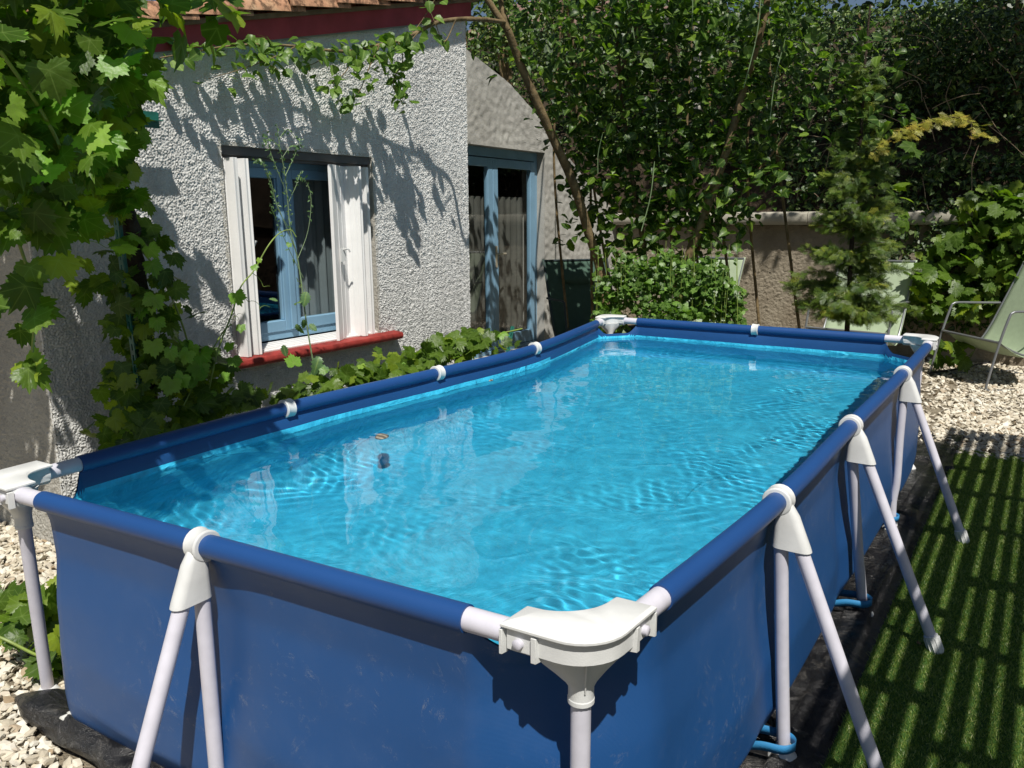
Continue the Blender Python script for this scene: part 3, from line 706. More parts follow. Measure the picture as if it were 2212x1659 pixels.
us = np.concatenate([np.linspace(-2.02, -.1, 24), np.linspace(-.07, .20, 28)]); vs_ = np.linspace(-.10, 4.95, 260)
tarp = sheet('ground_sheet', us, vs_, sheet_f, M['tarp'], 'wrinkled black plastic sheet lying under the pool', 'ground sheet')
# its rolled near edge, part of the same sheet
P = []; R_ = []
for t_ in np.linspace(0, 1, 90):
    x = -1.95+1.75*t_; P.append((x, -.112+.045*t_+.006*math.sin(t_*11), .046+.003*math.sin(t_*31))); R_.append((.047+.003*math.sin(t_*17)+.003*math.sin(t_*41))*min(1, .25+t_*12))
seg = 28; V = []; Fc = []
for i, p in enumerate(P):
    for k in range(seg):
        a = 2*PI*k/seg; rr = R_[i]*(1+.07*math.sin(3*a+i*.22)+.04*math.sin(7*a+i*.6)); V.append((p[0]+.0, p[1]+(1.0 if math.cos(a) < 0 else 1.7)*rr*math.cos(a), max(.004, p[2]+rr*.82*math.sin(a))))
for i in range(len(P)-1):
    for k in range(seg): Fc.append((i*seg+k, i*seg+(k+1) % seg, (i+1)*seg+(k+1) % seg, (i+1)*seg+k))
rl = MB(); rl.add(V, Fc+[tuple(range(seg))]); rl.build('rolled_edge', M['tarp'], tarp)

# ================================================================== HOUSE
WX = -3.0; YC = .58; Y2 = 3.63
house = empty('house', (-5, 2.2, 0), 'white roughcast house with a small shuttered window beside the pool', 'house')
wt = lambda u: 2.30+.248*(u-1.157)   # rake line above the wall
p = Patches((WX, 0, 0), (0, 1, 0), (0, 0, 1), (1, 0, 0))
WY0, WY1, WZ0, WZ1 = 1.555, 2.645, .775, 1.875
A_, st = .0045, .0041
p.add(YC, WY0, 0, wt, st, CREPI, A_); p.add(WY1, Y2, 0, wt, st, CREPI, A_); p.add(WY0, WY1, 0, WZ0, st, CREPI, A_); p.add(WY0, WY1, WZ1, wt, st, CREPI, A_)
o = p.build('wall', M['crepi'], house)
# end wall (facing the gravel) and the hidden sides
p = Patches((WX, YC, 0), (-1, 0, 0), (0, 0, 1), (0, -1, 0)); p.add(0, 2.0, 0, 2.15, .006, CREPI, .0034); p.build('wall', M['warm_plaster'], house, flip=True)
mb = MB(); mb.box((-5.0, YC+.02, 0), (WX-.24, Y2-.005, 1.0)); 
mb = MB(); mb.add([(WX-.012, Y2, 0), (-6.9, Y2, 0), (-6.9, Y2, 2.9), (WX-.012, Y2, 2.9)], [(0, 1, 2, 3)]); mb.add([(-5.0, YC, 0), (-5.0, Y2, 0), (-5.0, Y2, 2.9), (-5.0, YC, 2.15)], [(0, 1, 2, 3)]); mb.build('wall', M['plaster'], house, False)
# rounded edge strip on the corner
MB().tube([(WX-.012, YC+.012, 0), (WX-.012, YC+.012, 2.1)], .014, 12).build('wall_corner', M['crepi'], house); MB().tube([(WX-.018, Y2-.010, 0), (WX-.018, Y2-.010, 2.85)], .018, 12).build('wall_corner', M['crepi'], house)
# window opening
win = MB(); d = .16
win.box((WX-d, WY0-.02, WZ0), (WX+.001, WY0, WZ1)); win.box((WX-d, WY1, WZ0), (WX+.001, WY1+.02, WZ1)); win.box((WX-d, WY0-.02, WZ1), (WX+.001, WY1+.02, WZ1+.02)); win.box((WX-d, WY0, WZ0-.02), (WX+.0, WY1, WZ0))
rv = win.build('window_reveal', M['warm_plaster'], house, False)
window = MB(); wx = WX-.145
fy0, fy1, fz0, fz1 = WY0, WY1, WZ0+.035, WZ1-.045
for a, b_ in (((wx-.05, fy0, fz0), (wx, fy0+.05, fz1)), ((wx-.05, fy1-.05, fz0), (wx, fy1, fz1)), ((wx-.05, fy0+.05, fz0), (wx, fy1-.05, fz0+.05)), ((wx-.05, fy0+.05, fz1-.05), (wx, fy1-.05, fz1))): window.box(a, b_)
fr_ = window.build('window', M['blue_frame'], house, False, .003)
ym = 2.085-.02
for a0, a1 in ((fy0+.045, ym), (ym+.001, fy1-.045)):
    sm = MB(); w_ = .055; z0, z1 = fz0+.045, fz1-.045; xx = wx+.008
    for a, b_ in (((xx-.05, a0, z0), (xx, a0+w_, z1)), ((xx-.05, a1-w_, z0), (xx, a1, z1)), ((xx-.05, a0+w_, z0), (xx, a1-w_, z0+w_+.01)), ((xx-.05, a0+w_, z1-w_), (xx, a1-w_, z1))): sm.box(a, b_)
    sm.box((xx-.03, a0+w_, z0+w_+.01), (xx-.008, a0+w_+.012, z1-w_)); sm.box((xx-.03, a1-w_-.012, z0+w_+.01), (xx-.008, a1-w_, z1-w_))
    s_ = sm.build('sash', M['blue_frame'], fr_, False, .004)
    pn = MB().add([(xx-.028, a0+w_, z0+w_), (xx-.028, a1-w_, z0+w_), (xx-.028, a1-w_, z1-w_), (xx-.028, a0+w_, z1-w_)], [(0, 1, 2, 3)]); pn.build('pane', M['glass'], fr_, False)
sm = MB().box((wx+.009, ym-.022, fz0+.05), (wx+.022, ym+.022, fz1-.05)); sm.build('cover_strip', M['blue_frame'], fr_, False, .005)
# curtains, room
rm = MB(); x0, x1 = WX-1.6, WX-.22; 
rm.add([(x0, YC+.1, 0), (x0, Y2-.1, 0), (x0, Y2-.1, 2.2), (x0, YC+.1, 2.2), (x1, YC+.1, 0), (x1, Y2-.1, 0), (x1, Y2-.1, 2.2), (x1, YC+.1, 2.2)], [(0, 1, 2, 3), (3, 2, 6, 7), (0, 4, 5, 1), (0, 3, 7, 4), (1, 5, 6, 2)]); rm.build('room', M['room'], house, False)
def curtain(y0, y1, z0, z1, x, fold, amp, parent, mt):
    ys = np.linspace(y0, y1, 80); V = []; 
    for z in (z0, z1):
        for y in ys: V.append((x+amp*math.sin((y-y0)*2*PI/fold)+amp*.5*math.sin((y-y0)*2*PI/fold*1.7+1), y, z))
    n_ = 80; return npmesh('curtain', V, [(i, i+1, n_+i+1, n_+i) for i in range(n_-1)], mt, parent)
curtain(2.05, fy1-.05, fz0+.05, fz1-.08, wx-.075, .085, .012, house, M['curtain'])
curtain(fy0+.05, 1.78, fz0+.05, fz1-.08, wx-.12, .07, .014, house, M['curtain'])
# shutter head box and bottom track
sb = MB(); sb.box((WX-.12, WY0, WZ1-.045), (WX-.02, WY1, WZ1-.001)); sb.box((WX-.10, WY0, WZ1-.06), (WX-.085, WY1, WZ1-.045)); sb.box((WX-.055, WY0, WZ1-.06), (WX-.04, WY1, WZ1-.045)); sb.build('shutter_rail', M['dark_grey'], house, False, .002)
tk = MB()
for k in range(4): tk.box((WX-.13+.03*k, WY0, WZ0), (WX-.113+.03*k, WY1, WZ0+.03-.004*k))
tk.box((WX-.13, WY0, WZ0), (WX-.01, WY1, WZ0+.008)); tk.build('shutter_track', M['pvc'], house, False, .001)
def folding_shutter(ya, sgn, panels, zb, zt_):
    """stack of narrow folded panels, drawn in plan as a zigzag"""
    mb = MB()
    for (yy0, xx0, yy1, xx1, wv_) in panels:
        p0 = np.array([WX+xx0, ya+sgn*yy0, 0]); p1 = np.array([WX+xx1, ya+sgn*yy1, 0]); d_ = unit(p1-p0); L_ = np.linalg.norm(p1-p0); nn = np.array([-d_[1], d_[0], 0])*.010
        q = [p0-nn, p1-nn, p1+nn, p0+nn]; mb.loft([[v+np.array([0, 0, z]) for v in q] for z in (zb, zt_)])
        for t_ in (.3, .62):   # raised ribs of the profile
            c_ = p0+d_*L_*t_; q = [c_-d_*.006-nn*1.25, c_+d_*.006-nn*1.25, c_+d_*.006+nn*1.25, c_-d_*.006+nn*1.25]; mb.loft([[v+np.array([0, 0, z]) for v in q] for z in (zb+.004, zt_-.004)])
    return mb.build('folding_shutter', M['pvc'], house, False, .0015)
sL = folding_shutter(WY0+.012, 1, [(.0, -.125, .030, .045, 0), (.036, .045, .060, -.12, 0), (.066, -.125, .11, .03, 0), (.115, .03, .165, -.05, 0)], WZ0+.0, WZ1-.062)
sR = folding_shutter(WY1-.012, -1, [(.0, -.125, .035, .0, 0), (.040, .0, .075, -.115, 0), (.080, -.12, .13, .03, 0), (.135, .03, .19, -.06, 0), (.195, -.055, .375, .03, 0)], WZ0+.0, WZ1-.062)
lk = MB(); q_ = np.array([WX+.030, WY1-.012-.30, 1.30]); lk.box((q_[0]-.004, q_[1]-.018, q_[2]-.05), (q_[0]+.006, q_[1]+.018, q_[2]+.03)); lk.tube([q_+np.array([0, 0, .02]), q_+np.array([.028, 0, .025]), q_+np.array([.03, .022, .022]), q_+np.array([.03, .03, .005])], .005, 8); lk.build('shutter_latch', M['white_plastic'], house)
lk = MB(); q_ = np.array([WX-.02, WY0+.145, 1.35]); lk.tube([q_, q_+np.array([.02, .01, .01]), q_+np.array([.03, .02, .04])], .009, 8); lk.build('shutter_latch', M['white_plastic'], house)
# sill with rounded nose
sl_ = MB(); sec = [(-.13, -.05), (.055, -.05), (.072, -.046), (.082, -.032), (.083, -.018), (.075, -.004), (.06, .0), (-.13, .012)]
sl_.loft([[(WX+a, y, WZ0-.004+b_) for a, b_ in sec] for y in (1.50, 1.505, 2.2, 2.785, 2.79)]); sl_.build('window_sill', M['sill_paint'], house, True, .002)
# roof: barge board and tiles
def rz(y): return 2.245+.248*(y-1.157)
mb = MB(); bx0, bx1 = WX+.010, WX+.030; y0, y1 = .3, 3.66; hB = .135
mb.loft([[(bx0, y, rz(y)), (bx1, y, rz(y)), (bx1, y, rz(y)+hB), (bx0, y, rz(y)+hB)] for y in (y0, 1.2, 2.3, y1)]); mb.build('barge_board', M['red_paint'], house, False, .002)
mb = MB(); mb.loft([[(WX-.01, y, rz(y)-.006), (bx1-.004, y, rz(y)-.006), (bx1-.004, y, rz(y)+.012), (WX-.01, y, rz(y)+.012)] for y in (y0, y1)]); mb.build('barge_trim', simple('grey_trim', (.2, .22, .2), .6), house, False)
mb = MB(); mb.loft([[(-5.6, y, rz(y)+.105), (bx1+.02, y, rz(y)+.105), (bx1+.02, y, rz(y)+.13), (-5.6, y, rz(y)+.13)] for y in (.45, 3.72)]); roof = mb.build('roof', M['wood'], house, False)
sl_ang = math.atan(.248); dy_, dz_ = math.cos(sl_ang), math.sin(sl_ang)
def canal(xc, yst, r0, r1, L_, lift, up=True):
    """half-round tile laid up the slope"""
    rings = []
    for t_, rr in ((0, r0), (1, r1)):
        y = yst+L_*t_*dy_; z = rz(yst)+.118+L_*t_*dz_+lift*(1-t_); o_ = []; n_ = 9
        for k in range(n_): a = PI*k/(n_-1); o_.append((xc+rr*math.cos(a), y-(0)*1, z+(rr*math.sin(a) if up else -rr*math.sin(a)+rr)))
        for k in range(n_)[::-1]: a = PI*k/(n_-1); o_.append((xc+(rr-.013)*math.cos(a), y, z+((rr-.013)*math.sin(a) if up else -(rr-.013)*math.sin(a)+rr)))
        rings.append(o_)
    return rings
jr = random.Random(3)
k = 0; yst = .30
while yst < 3.6:
    mb = MB(); mb.loft(canal(bx1-.01+jr.uniform(-.008, .008), yst, .098, .082, .46, .034)); mb.build('verge_tile', M['tile'], roof, True); yst += .335+jr.uniform(-.01, .01)
mb = MB()
for c in range(1, 13):
    xc = bx1-.02-.2*c; yst = .40
    while yst < 3.5:
        mb.loft(canal(xc+jr.uniform(-.01, .01), yst, .098, .082, .46, .034)); (c > 1) and mb.loft([[(a, b_, z-.05) for a, b_, z in r_i] for r_i in canal(xc+.1, yst, .095, .08, .44, .01, False)]); yst += .335
o = mb.build('roof_tiles', M['tile'], roof, True)
# ---- annex with the glazed door
AX = -4.1
top_y = [3.6, 4.3, 5.03, 5.78, 6.2, 6.58, 7.1, 7.67, 8.4]; top_z = [3.3, 3.22, 3.04, 2.82, 2.62, 2.39, 2.10, 1.78, 1.5]
tf = lambda u: np.interp(u, top_y, top_z)
DY0, DY1, DZ0, DZ1 = 4.72, 6.46, .10, 2.19
p = Patches((AX, 0, 0), (0, 1, 0), (0, 0, 1), (1, 0, 0)); p.add(3.6, DY0, 0, tf, .02, FINE, .002); p.add(DY0, DY1, DZ1, tf, .012, FINE, .0016); p.add(DY1, 8.3, 0, tf, .02, FINE, .002); p.add(DY0, DY1, 0, DZ0, .02, FINE, .002)
annex = empty('annex', (AX-.5, 5.5, 0), 'grey plastered annex with a sloping curved top behind the white house', 'annex')
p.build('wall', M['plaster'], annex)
mb = MB(); mb.loft([[(AX-.35, y, tf(y)-.05), (AX-.02, y, tf(y)-.006), (AX-.02, y, tf(y)-.05), (AX-.35, y, tf(y)-.09)] for y in top_y]); mb.build('wall_top', M['plaster'], annex)
mb = MB(); mb.box((AX-.3, DY0-.02, DZ0), (AX-.001, DY0, DZ1)); mb.box((AX-.3, DY1, DZ0), (AX-.001, DY1+.02, DZ1)); mb.box((AX-.3, DY0-.02, DZ1), (AX-.001, DY1+.02, DZ1+.02)); mb.box((AX-.3, DY0, 0), (AX-.001, DY1, DZ0)); mb.build('door_reveal', M['plaster'], annex, False)
mb = MB(); dx = AX-.10
mb.box((dx-.06, DY0, DZ0), (dx, DY0+.06, DZ1)); mb.box((dx-.06, DY1-.06, DZ0), (dx, DY1, DZ1)); mb.box((dx-.06, DY0+.06, DZ1-.09), (dx, DY1-.06, DZ1)); mb.box((dx-.06, DY0+.06, DZ0), (dx+.02, DY1-.06, DZ0+.04)); dfr = mb.build('door_frame', M['blue_frame'], annex, False, .004)
dm = (DY0+DY1)/2+.02
for a0, a1 in ((DY0+.065, dm-.002), (dm+.002, DY1-.065)):
    mb = MB(); w_ = .085; xx = dx+.012; z0, z1 = DZ0+.045, DZ1-.10
    for a, b_ in (((xx-.05, a0, z0), (xx, a0+w_, z1)), ((xx-.05, a1-w_, z0), (xx, a1, z1)), ((xx-.05, a0+w_, z0), (xx, a1-w_, z0+.13)), ((xx-.05, a0+w_, z1-w_), (xx, a1-w_, z1))): mb.box(a, b_)
    dd = mb.build('door', M['blue_frame'], annex, False, .005); MB().add([(xx-.028, a0+w_, z0+.13), (xx-.028, a1-w_, z0+.13), (xx-.028, a1-w_, z1-w_), (xx-.028, a0+w_, z1-w_)], [(0, 1, 2, 3)]).build('pane', M['glass'], dd, False)
    if a1 > dm+.1:
        h = MB(); hp = np.array([xx, a0+.04, 1.12]); h.box(tuple(hp+np.array([0, -.016, -.12])), tuple(hp+np.array([.008, .016, .10]))); h.tube([hp+np.array([0, 0, .02]), hp+np.array([.045, 0, .02]), hp+np.array([.05, .05, .02]), hp+np.array([.05, .11, .018])], .009, 8); h.build('handle', simple('brass_handle', (.62, .56, .44), .35, .5, metal=.5), dd)
mb = MB(); mb.add([(AX-.30, DY0-.3, 0), (AX-.30, DY1+.3, 0), (AX-.30, DY1+.3, 2.4), (AX-.30, DY0-.3, 2.4)], [(0, 3, 2, 1)]); mb.box((AX-2, DY0-.3, 0), (AX-1.9, DY1+.3, 2.4)); mb = MB()
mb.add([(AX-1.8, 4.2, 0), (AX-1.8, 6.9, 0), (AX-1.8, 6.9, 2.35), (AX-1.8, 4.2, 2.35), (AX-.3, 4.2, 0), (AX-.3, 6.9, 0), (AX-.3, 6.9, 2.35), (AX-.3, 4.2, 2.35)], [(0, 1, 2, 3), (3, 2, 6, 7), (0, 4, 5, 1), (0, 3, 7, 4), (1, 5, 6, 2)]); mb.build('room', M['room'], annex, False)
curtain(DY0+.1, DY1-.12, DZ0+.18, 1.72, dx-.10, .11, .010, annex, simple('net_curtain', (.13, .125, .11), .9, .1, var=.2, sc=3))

# ================================================================== RETAINING WALL, BANK
RY = 8.2
rw = empty('retaining_wall', (-1, RY, 0), 'low ochre roughcast retaining wall with a rounded pale coping behind the chairs', 'wall')
p = Patches((-4.1, RY, 0), (1, 0, 0), (0, 0, 1), (0, -1, 0)); p.add(0, 7.2, 0, 1.40, .012, CREPI, .005); p.build('wall', M['ochre'], rw)
zc0 = at(1555, 470, Y=RY-.1)[2]
mb = MB(); 
for k in range(9):
    x0 = -4.1+k*.8; sec = [(RY-.12, -.085), (RY-.145, -.05), (RY-.15, 0), (RY-.135, .04), (RY-.09, .06), (RY+.12, .06), (RY+.12, -.085)]
    mb.loft([[(x, a, zc0+b_) for a, b_ in sec] for x in (x0+.003, x0+.797)])
mb.build('coping', M['coping'], rw, True, .004)
# bank behind it
nx_, ny_ = 120, 70; bx__ = np.linspace(-14, 8, nx_); BN = fftnoise(256, 256, .01, .05, 41)
P = []
for i, x in enumerate(bx__):
    for j in range(ny_):
        t_ = j/(ny_-1); y = RY+.1+t_*6; z = 1.40+ (1.15*min(1, t_*10))+ .42*max(0, (t_*6-.6))*1.0+.09*BN[int((x+20)*14) % 256, int(t_*90) % 256]; P.append((x, y+.06*BN[int(t_*150) % 256, int((x+20)*14) % 256], z))
i_ = np.arange(nx_*ny_).reshape(nx_, ny_)
bk = npmesh('hillside', P, np.stack([i_[:-1, :-1], i_[1:, :-1], i_[1:, 1:], i_[:-1, 1:]], -1).reshape(-1, 4), M['soil']); tag(bk, kind='structure')
mb = MB(); mb.box((-14, RY+.12, 0), (8, RY+.3, 1.45)); o = mb.build('hillside', M['soil'], None, False); tag(o, kind='structure')

# ================================================================== CHAIRS
def sling_chair(loc, ang, label, dark=False, pillow=False, scale=1.0):
    """tube-framed sling lounger; front looks along +x of its own frame"""
    ca, sa = math.cos(ang), math.sin(ang)
    def T(x, y, z): return np.array([loc[0]+scale*(x*ca-y*sa), loc[1]+scale*(x*sa+y*ca), loc[2]+scale*z])
    root = empty('lounge_chair', tuple(loc), label, 'lounge chair', 'sling lounge chairs round the pool')
    mt = M['chair_dark'] if dark else M['chair_metal']; fb = M['sling_dark'] if dark else M['sling']
    w = .385
    for s in (-1, 1):
        P = [(-.40, s*w, .02), (.0, s*w, .012), (.36, s*w, .012), (.40, s*w, .025), (.41, s*w, .06), (.335, s*w, .43), (.275, s*w, .65), (.25, s*w, .685), (.20, s*w, .695), (0, s*w, .69), (-.22, s*w, .685)]
        MB().tube(smoothpath([T(*q_) for q_ in P], 4), .011, 10).build('side_frame', mt, root)
        P = [(.335, s*(w-.025), .43), (.16, s*(w-.025), .34), (.0, s*(w-.025), .31), (-.11, s*(w-.025), .44), (-.25, s*(w-.025), .74), (-.39, s*(w-.025), 1.06)]
        MB().tube(smoothpath([T(*q_) for q_ in P], 5), .009, 8).build('sling_rail', mt, root)
    for q0, q1 in ((T(.335, -w, .43), T(.335, w, .43)), (T(-.39, -w+.025, 1.06), T(-.39, w-.025, 1.06)), (T(-.40, -w, .02), T(-.40, w, .02))): MB().tube([q0, q1], .0115, 10).build('cross_bar', mt, root)
    C_ = smoothpath([(.34, 0, .445), (.16, 0, .325), (.0, 0, .295), (-.11, 0, .425), (-.25, 0, .735), (-.395, 0, 1.075)], 8); ys = np.linspace(-w+.012, w-.012, 13); V = []
    for c_ in C_:
        for y in ys: V.append(T(c_[0], y, c_[2]-.02*(1-(y/w)**2)))
    nn, kk = len(C_), 13; i_ = np.arange(nn*kk).reshape(nn, kk)
    o = npmesh('sling', V, np.stack([i_[:-1, :-1], i_[1:, :-1], i_[1:, 1:], i_[:-1, 1:]], -1).reshape(-1, 4), fb, root); sd = o.modifiers.new('t', 'SOLIDIFY'); sd.thickness = .003
    if pillow:
        rgs = []
        for t_ in np.linspace(-1, 1, 9):
            f_ = (1-abs(t_)**3)**.5*.9+.1; rgs.append([T(-.355+.035+.045*f_*math.cos(a)+.035*math.sin(a)*-1, t_*.20, .90+.085*f_*math.sin(a)) for a in np.linspace(0, 2*PI, 14, endpoint=False)])
        MB().loft(rgs).build('head_pillow', fb, root)
    return root
pf = at(2145, 838, Z=0)
sling_chair((.294, 7.27, 0), math.radians(220), 'pale green sling lounge chair on the gravel at the right, in front of the vine')
sling_chair((-.93, 7.2, 0), math.radians(262), 'pale green sling lounge chair half hidden behind the conifer')
sling_chair((-2.55, 7.0, 0), math.radians(262), 'pale green sling lounge chair behind the leafy shrub', pillow=True)
sling_chair((-3.3, 6.05, 0), math.radians(322), 'dark green lounge chair with a head pillow standing in shade beside the glazed door', dark=True, pillow=True)
# hose
h = MB(); h.tube(smoothpath([at(2005, 806, Z=.03), at(2060, 798, Z=.03), at(2120, 786, Z=.03), at(2170, 776, Z=.03), at(2230, 768, Z=.03)], 6), .011, 8); tag(h.build('garden_hose', M['hose']), 'black hose lying on the gravel near the right lounge chair', 'hose')
# green perforated trellis posts and bracket
def perf_post(P0, P1, w, name, label):
    P0, P1 = np.array(P0), np.array(P1); d = unit(P1-P0); L_ = np.linalg.norm(P1-P0); a = np.array([0, 1.0, 0]); b_ = np.array([1.0, 0, 0]); mb = MB(); n_ = max(2, int(L_/.045)); root = None
    def bar(p, q, e, o_, t=.0018):
        n2 = np.cross(d, e); mb.loft([[p_+e*o_[0]-n2*t, p_+e*o_[1]-n2*t, p_+e*o_[1]+n2*t, p_+e*o_[0]+n2*t] for p_ in (p, q)])
    for e in (a, b_):   # two flanges, each with a row of slots
        bar(P0, P1, e, (0, w*.36)); bar(P0, P1, e, (w*.64, w))
        for k in range(n_):
            t0 = k/n_; bar(P0+(P1-P0)*t0, P0+(P1-P0)*(t0+.4/n_), e, (w*.36, w*.64))
    o = mb.build(name, M['green_metal'], None, False); tag(o, label, 'post'); return o
perf_post(at(302, 905, X=-2.52), at(238, 420, X=-2.52), .032, 'trellis_post', 'tall green slotted metal post standing inside the grape vine')
perf_post((-2.62, 3.33, 0), at(1104, 705, X=-2.62), .03, 'trellis_post', 'short green slotted metal post in front of the glazed door')
e0, e1 = at(205, 252, X=-2.88), at(347, 251, X=-2.88)
mb = MB(); mb.box((-2.90, e0[1], e0[2]-.022), (-2.895, e1[1], e1[2]+.018)); mb.box((-2.895, e0[1], e1[2]-.024), (-2.86, e1[1], e1[2]-.019)); mb.box((-3.02, e0[1], e1[2]-.02), (-2.9, e0[1]+.03, e1[2]+.016))
o = mb.build('metal_bracket', M['green_metal'], None, False, .001); tag(o, 'green metal bar bracket sticking out of the vine against the wall', 'bracket')

# ================================================================== PLANTS
def plant(name, loc, label, cat, group=None): return empty(name, tuple(loc), label, cat, group)
# ---- grape vine on the left
vb = at(300, 905, X=-2.6); vb[2] = 0
gv = plant('grape_vine', (vb[0], vb[1], 0), 'large grape vine with a twisted dark trunk hanging over the left house corner', 'grape vine')
tr_ = [(vb[0]+.02, vb[1]+.08, 0), at(308, 800, X=-2.58), at(300, 650, X=-2.58), at(288, 520, X=-2.56), at(262, 430, X=-2.5), at(230, 330, X=-2.4), at(190, 260, X=-2.2)]
tp = smoothpath(tr_, 8); nn = len(tp); mb = MB(); mb.tube([p_+np.array([.008*math.sin(i*.9), .010*math.cos(i*.7), 0]) for i, p_ in enumerate(tp)], [.045-.022*i/nn+.006*math.sin(i*1.3) for i in range(nn)], 12); mb.build('trunk', M['vine_bark'], gv)
vines = MB()
canes = [[at(190, 260, X=-2.2), at(120, 180, X=-1.9), at(40, 90, X=-1.6), at(-60, 20, X=-1.4)], [at(262, 430, X=-2.5), at(270, 300, X=-2.5), at(240, 150, X=-2.4), at(220, 20, X=-2.3)],
         [at(0, 110, X=-1.5), at(50, 180, X=-1.5), at(95, 250, X=-1.52), at(130, 320, X=-1.6), at(160, 420, X=-1.7)], [at(20, 430, X=-1.6), at(40, 520, X=-1.6), at(75, 640, X=-1.65), at(70, 760, X=-1.7)], [at(288, 520, X=-2.56), at(350, 600, X=-2.5), at(400, 720, X=-2.45), at(430, 860, X=-2.4)]]
for c_ in canes: vines.tube(smoothpath(c_, 8), .0045, 6)
L = []; Ly = []
def put(lst, C, n, smin, smax, tpl=VL_HI, **k): leaves('', tpl, C, rng.uniform(smin, smax, n), None, merge=lst, **k)
for cx, cy_, X, rr, n_ in [(60, 60, -1.75, (.28, .30, .22), 60), (120, 120, -2.0, (.26, .28, .20), 54), (180, 70, -2.3, (.20, .16, .18), 40), (40, 230, -1.7, (.25, .20, .18), 40), (110, 280, -1.95, (.24, .22, .20), 50), (160, 220, -2.3, (.22, .20, .20), 54), (205, 340, -2.45, (.18, .14, .14), 38), (140, 400, -2.1, (.26, .20, .11), 50), (20, 330, -1.75, (.16, .12, .10), 18), (-30, 150, -1.6, (.3, .25, .4), 50)]:
    c = at(cx, cy_, X=X); n_ = int(n_*1.25); put(L, blob(c, rr, n_, 1), n_, .042, .074, up=(.5, -.6, .75), upj=.5, tipj=.6, droop=.9)
put(L, blob((-2.9, .05, 2.3), (.75, .5, .28), 520, 0), 520, .06, .085, tpl=VL_LO, up=(.2, -.3, 1), upj=.5)  # extra overhead vine leaves, added to shade the end wall
put(L, blob((-2.5, .35, 2.25), (.35, .3, .25), 110, 0), 110, .06, .085, tpl=VL_LO, up=(.2, -.3, 1), upj=.5)
# high overhead part of the arbour, above the frame
put(L, blob(at(60, -120, X=-1.7), (.5, .6, .3), 260, 0), 260, .055, .08, tpl=VL_LO, up=(.2, -.3, 1), upj=.5)
put(L, blob(at(180, -60, X=-2.4), (.3, .4, .2), 70, 0), 70, .055, .08, tpl=VL_LO, up=(.2, -.3, 1), upj=.5)
for cx, cy_, X, rr, n_ in [(290, 480, -2.5, (.15, .10, .12), 20), (300, 560, -2.55, (.13, .14, .16), 24), (330, 650, -2.5, (.13, .18, .14), 30), (280, 720, -2.55, (.12, .16, .14), 24), (370, 730, -2.45, (.13, .16, .14), 32), (330, 820, -2.45, (.16, .22, .12), 60), (420, 810, -2.4, (.14, .16, .12), 44), (340, 900, -2.25, (.14, .20, .07), 36), (270, 925, -2.2, (.10, .14, .06), 16), (460, 870, -2.28, (.10, .22, .05), 30), (230, 620, -2.55, (.10, .10, .14), 16)]:
    c = at(cx, cy_, X=X); put(L, blob(c, rr, n_, .6), n_, .038, .066, up=(.6, -.5, .7), upj=.5, tipj=.6, droop=.8)
L_ = along(canes[3], 16, (.05, .06, .05)); put(L, L_, 16, .05, .075, up=(.6, -.6, .5), upj=.4, droop=1.2)
L_ = along([at(0, 440, X=-1.6), at(60, 470, X=-1.6), at(150, 470, X=-1.8)], 24, (.06, .06, .03)); put(L, L_, 24, .05, .075, up=(.6, -.6, .5), upj=.4, droop=1.2)
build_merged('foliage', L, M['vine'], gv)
# fresh sunlit leaves and shoots
sh = [at(445, 870, X=-2.3), at(470, 760, X=-2.32), at(500, 680, X=-2.32), at(520, 620, X=-2.32), at(548, 585, X=-2.32), at(580, 530, X=-2.3), at(605, 503, X=-2.3), at(628, 497, X=-2.28), at(640, 512, X=-2.27)]
vines.tube(smoothpath(sh, 8), [.0042-.002*i/65 for i in range(65)], 6)
sh2 = [at(395, 880, X=-2.3), at(440, 790, X=-2.33), at(480, 720, X=-2.33), at(500, 700, X=-2.33)]; vines.tube(smoothpath(sh2, 8), .003, 6)
big = [(510, 637, .05), (548, 575, .024), (625, 527, .018), (495, 745, .036), (430, 790, .062), (405, 900, .075), (505, 775, .045), (560, 560, .018), (520, 705, .03), (455, 850, .045), (480, 815, .04), (140, 240, .085), (230, 300, .06), (75, 330, .075), (95, 150, .05), (300, 300, .045), (260, 30, .05), (285, 930, .06), (330, 925, .055), (275, 170, .04), (250, 130, .05), (190, 290, .07)]
Pb = np.array([at(x, y, X=-2.28 if x > 380 else (-1.5 if x < 240 and y < 400 else -2.2)) for x, y, s in big])
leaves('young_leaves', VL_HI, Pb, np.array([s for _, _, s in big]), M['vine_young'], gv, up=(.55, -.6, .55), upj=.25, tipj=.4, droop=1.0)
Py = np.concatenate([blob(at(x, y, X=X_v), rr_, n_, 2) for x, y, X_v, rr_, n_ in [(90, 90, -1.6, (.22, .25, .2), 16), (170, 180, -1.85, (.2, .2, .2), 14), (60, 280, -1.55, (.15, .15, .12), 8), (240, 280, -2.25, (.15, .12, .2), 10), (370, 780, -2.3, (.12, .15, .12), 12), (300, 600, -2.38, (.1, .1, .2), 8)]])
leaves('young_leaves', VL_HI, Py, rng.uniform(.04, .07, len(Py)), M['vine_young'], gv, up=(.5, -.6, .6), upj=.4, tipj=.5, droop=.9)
def tendril(p, d, L__, mb, curl=3):
    Q = []
    for i in range(26):
        t_ = i/25; r_ = .018*t_; Q.append(np.array(p)+np.array(d)*L__*t_+np.array([0, r_*math.sin(t_*curl*6), r_*math.cos(t_*curl*6)]))
    mb.tube(Q, [.0016*(1-.6*i/25) for i in range(26)], 5)
jr = random.Random(9)
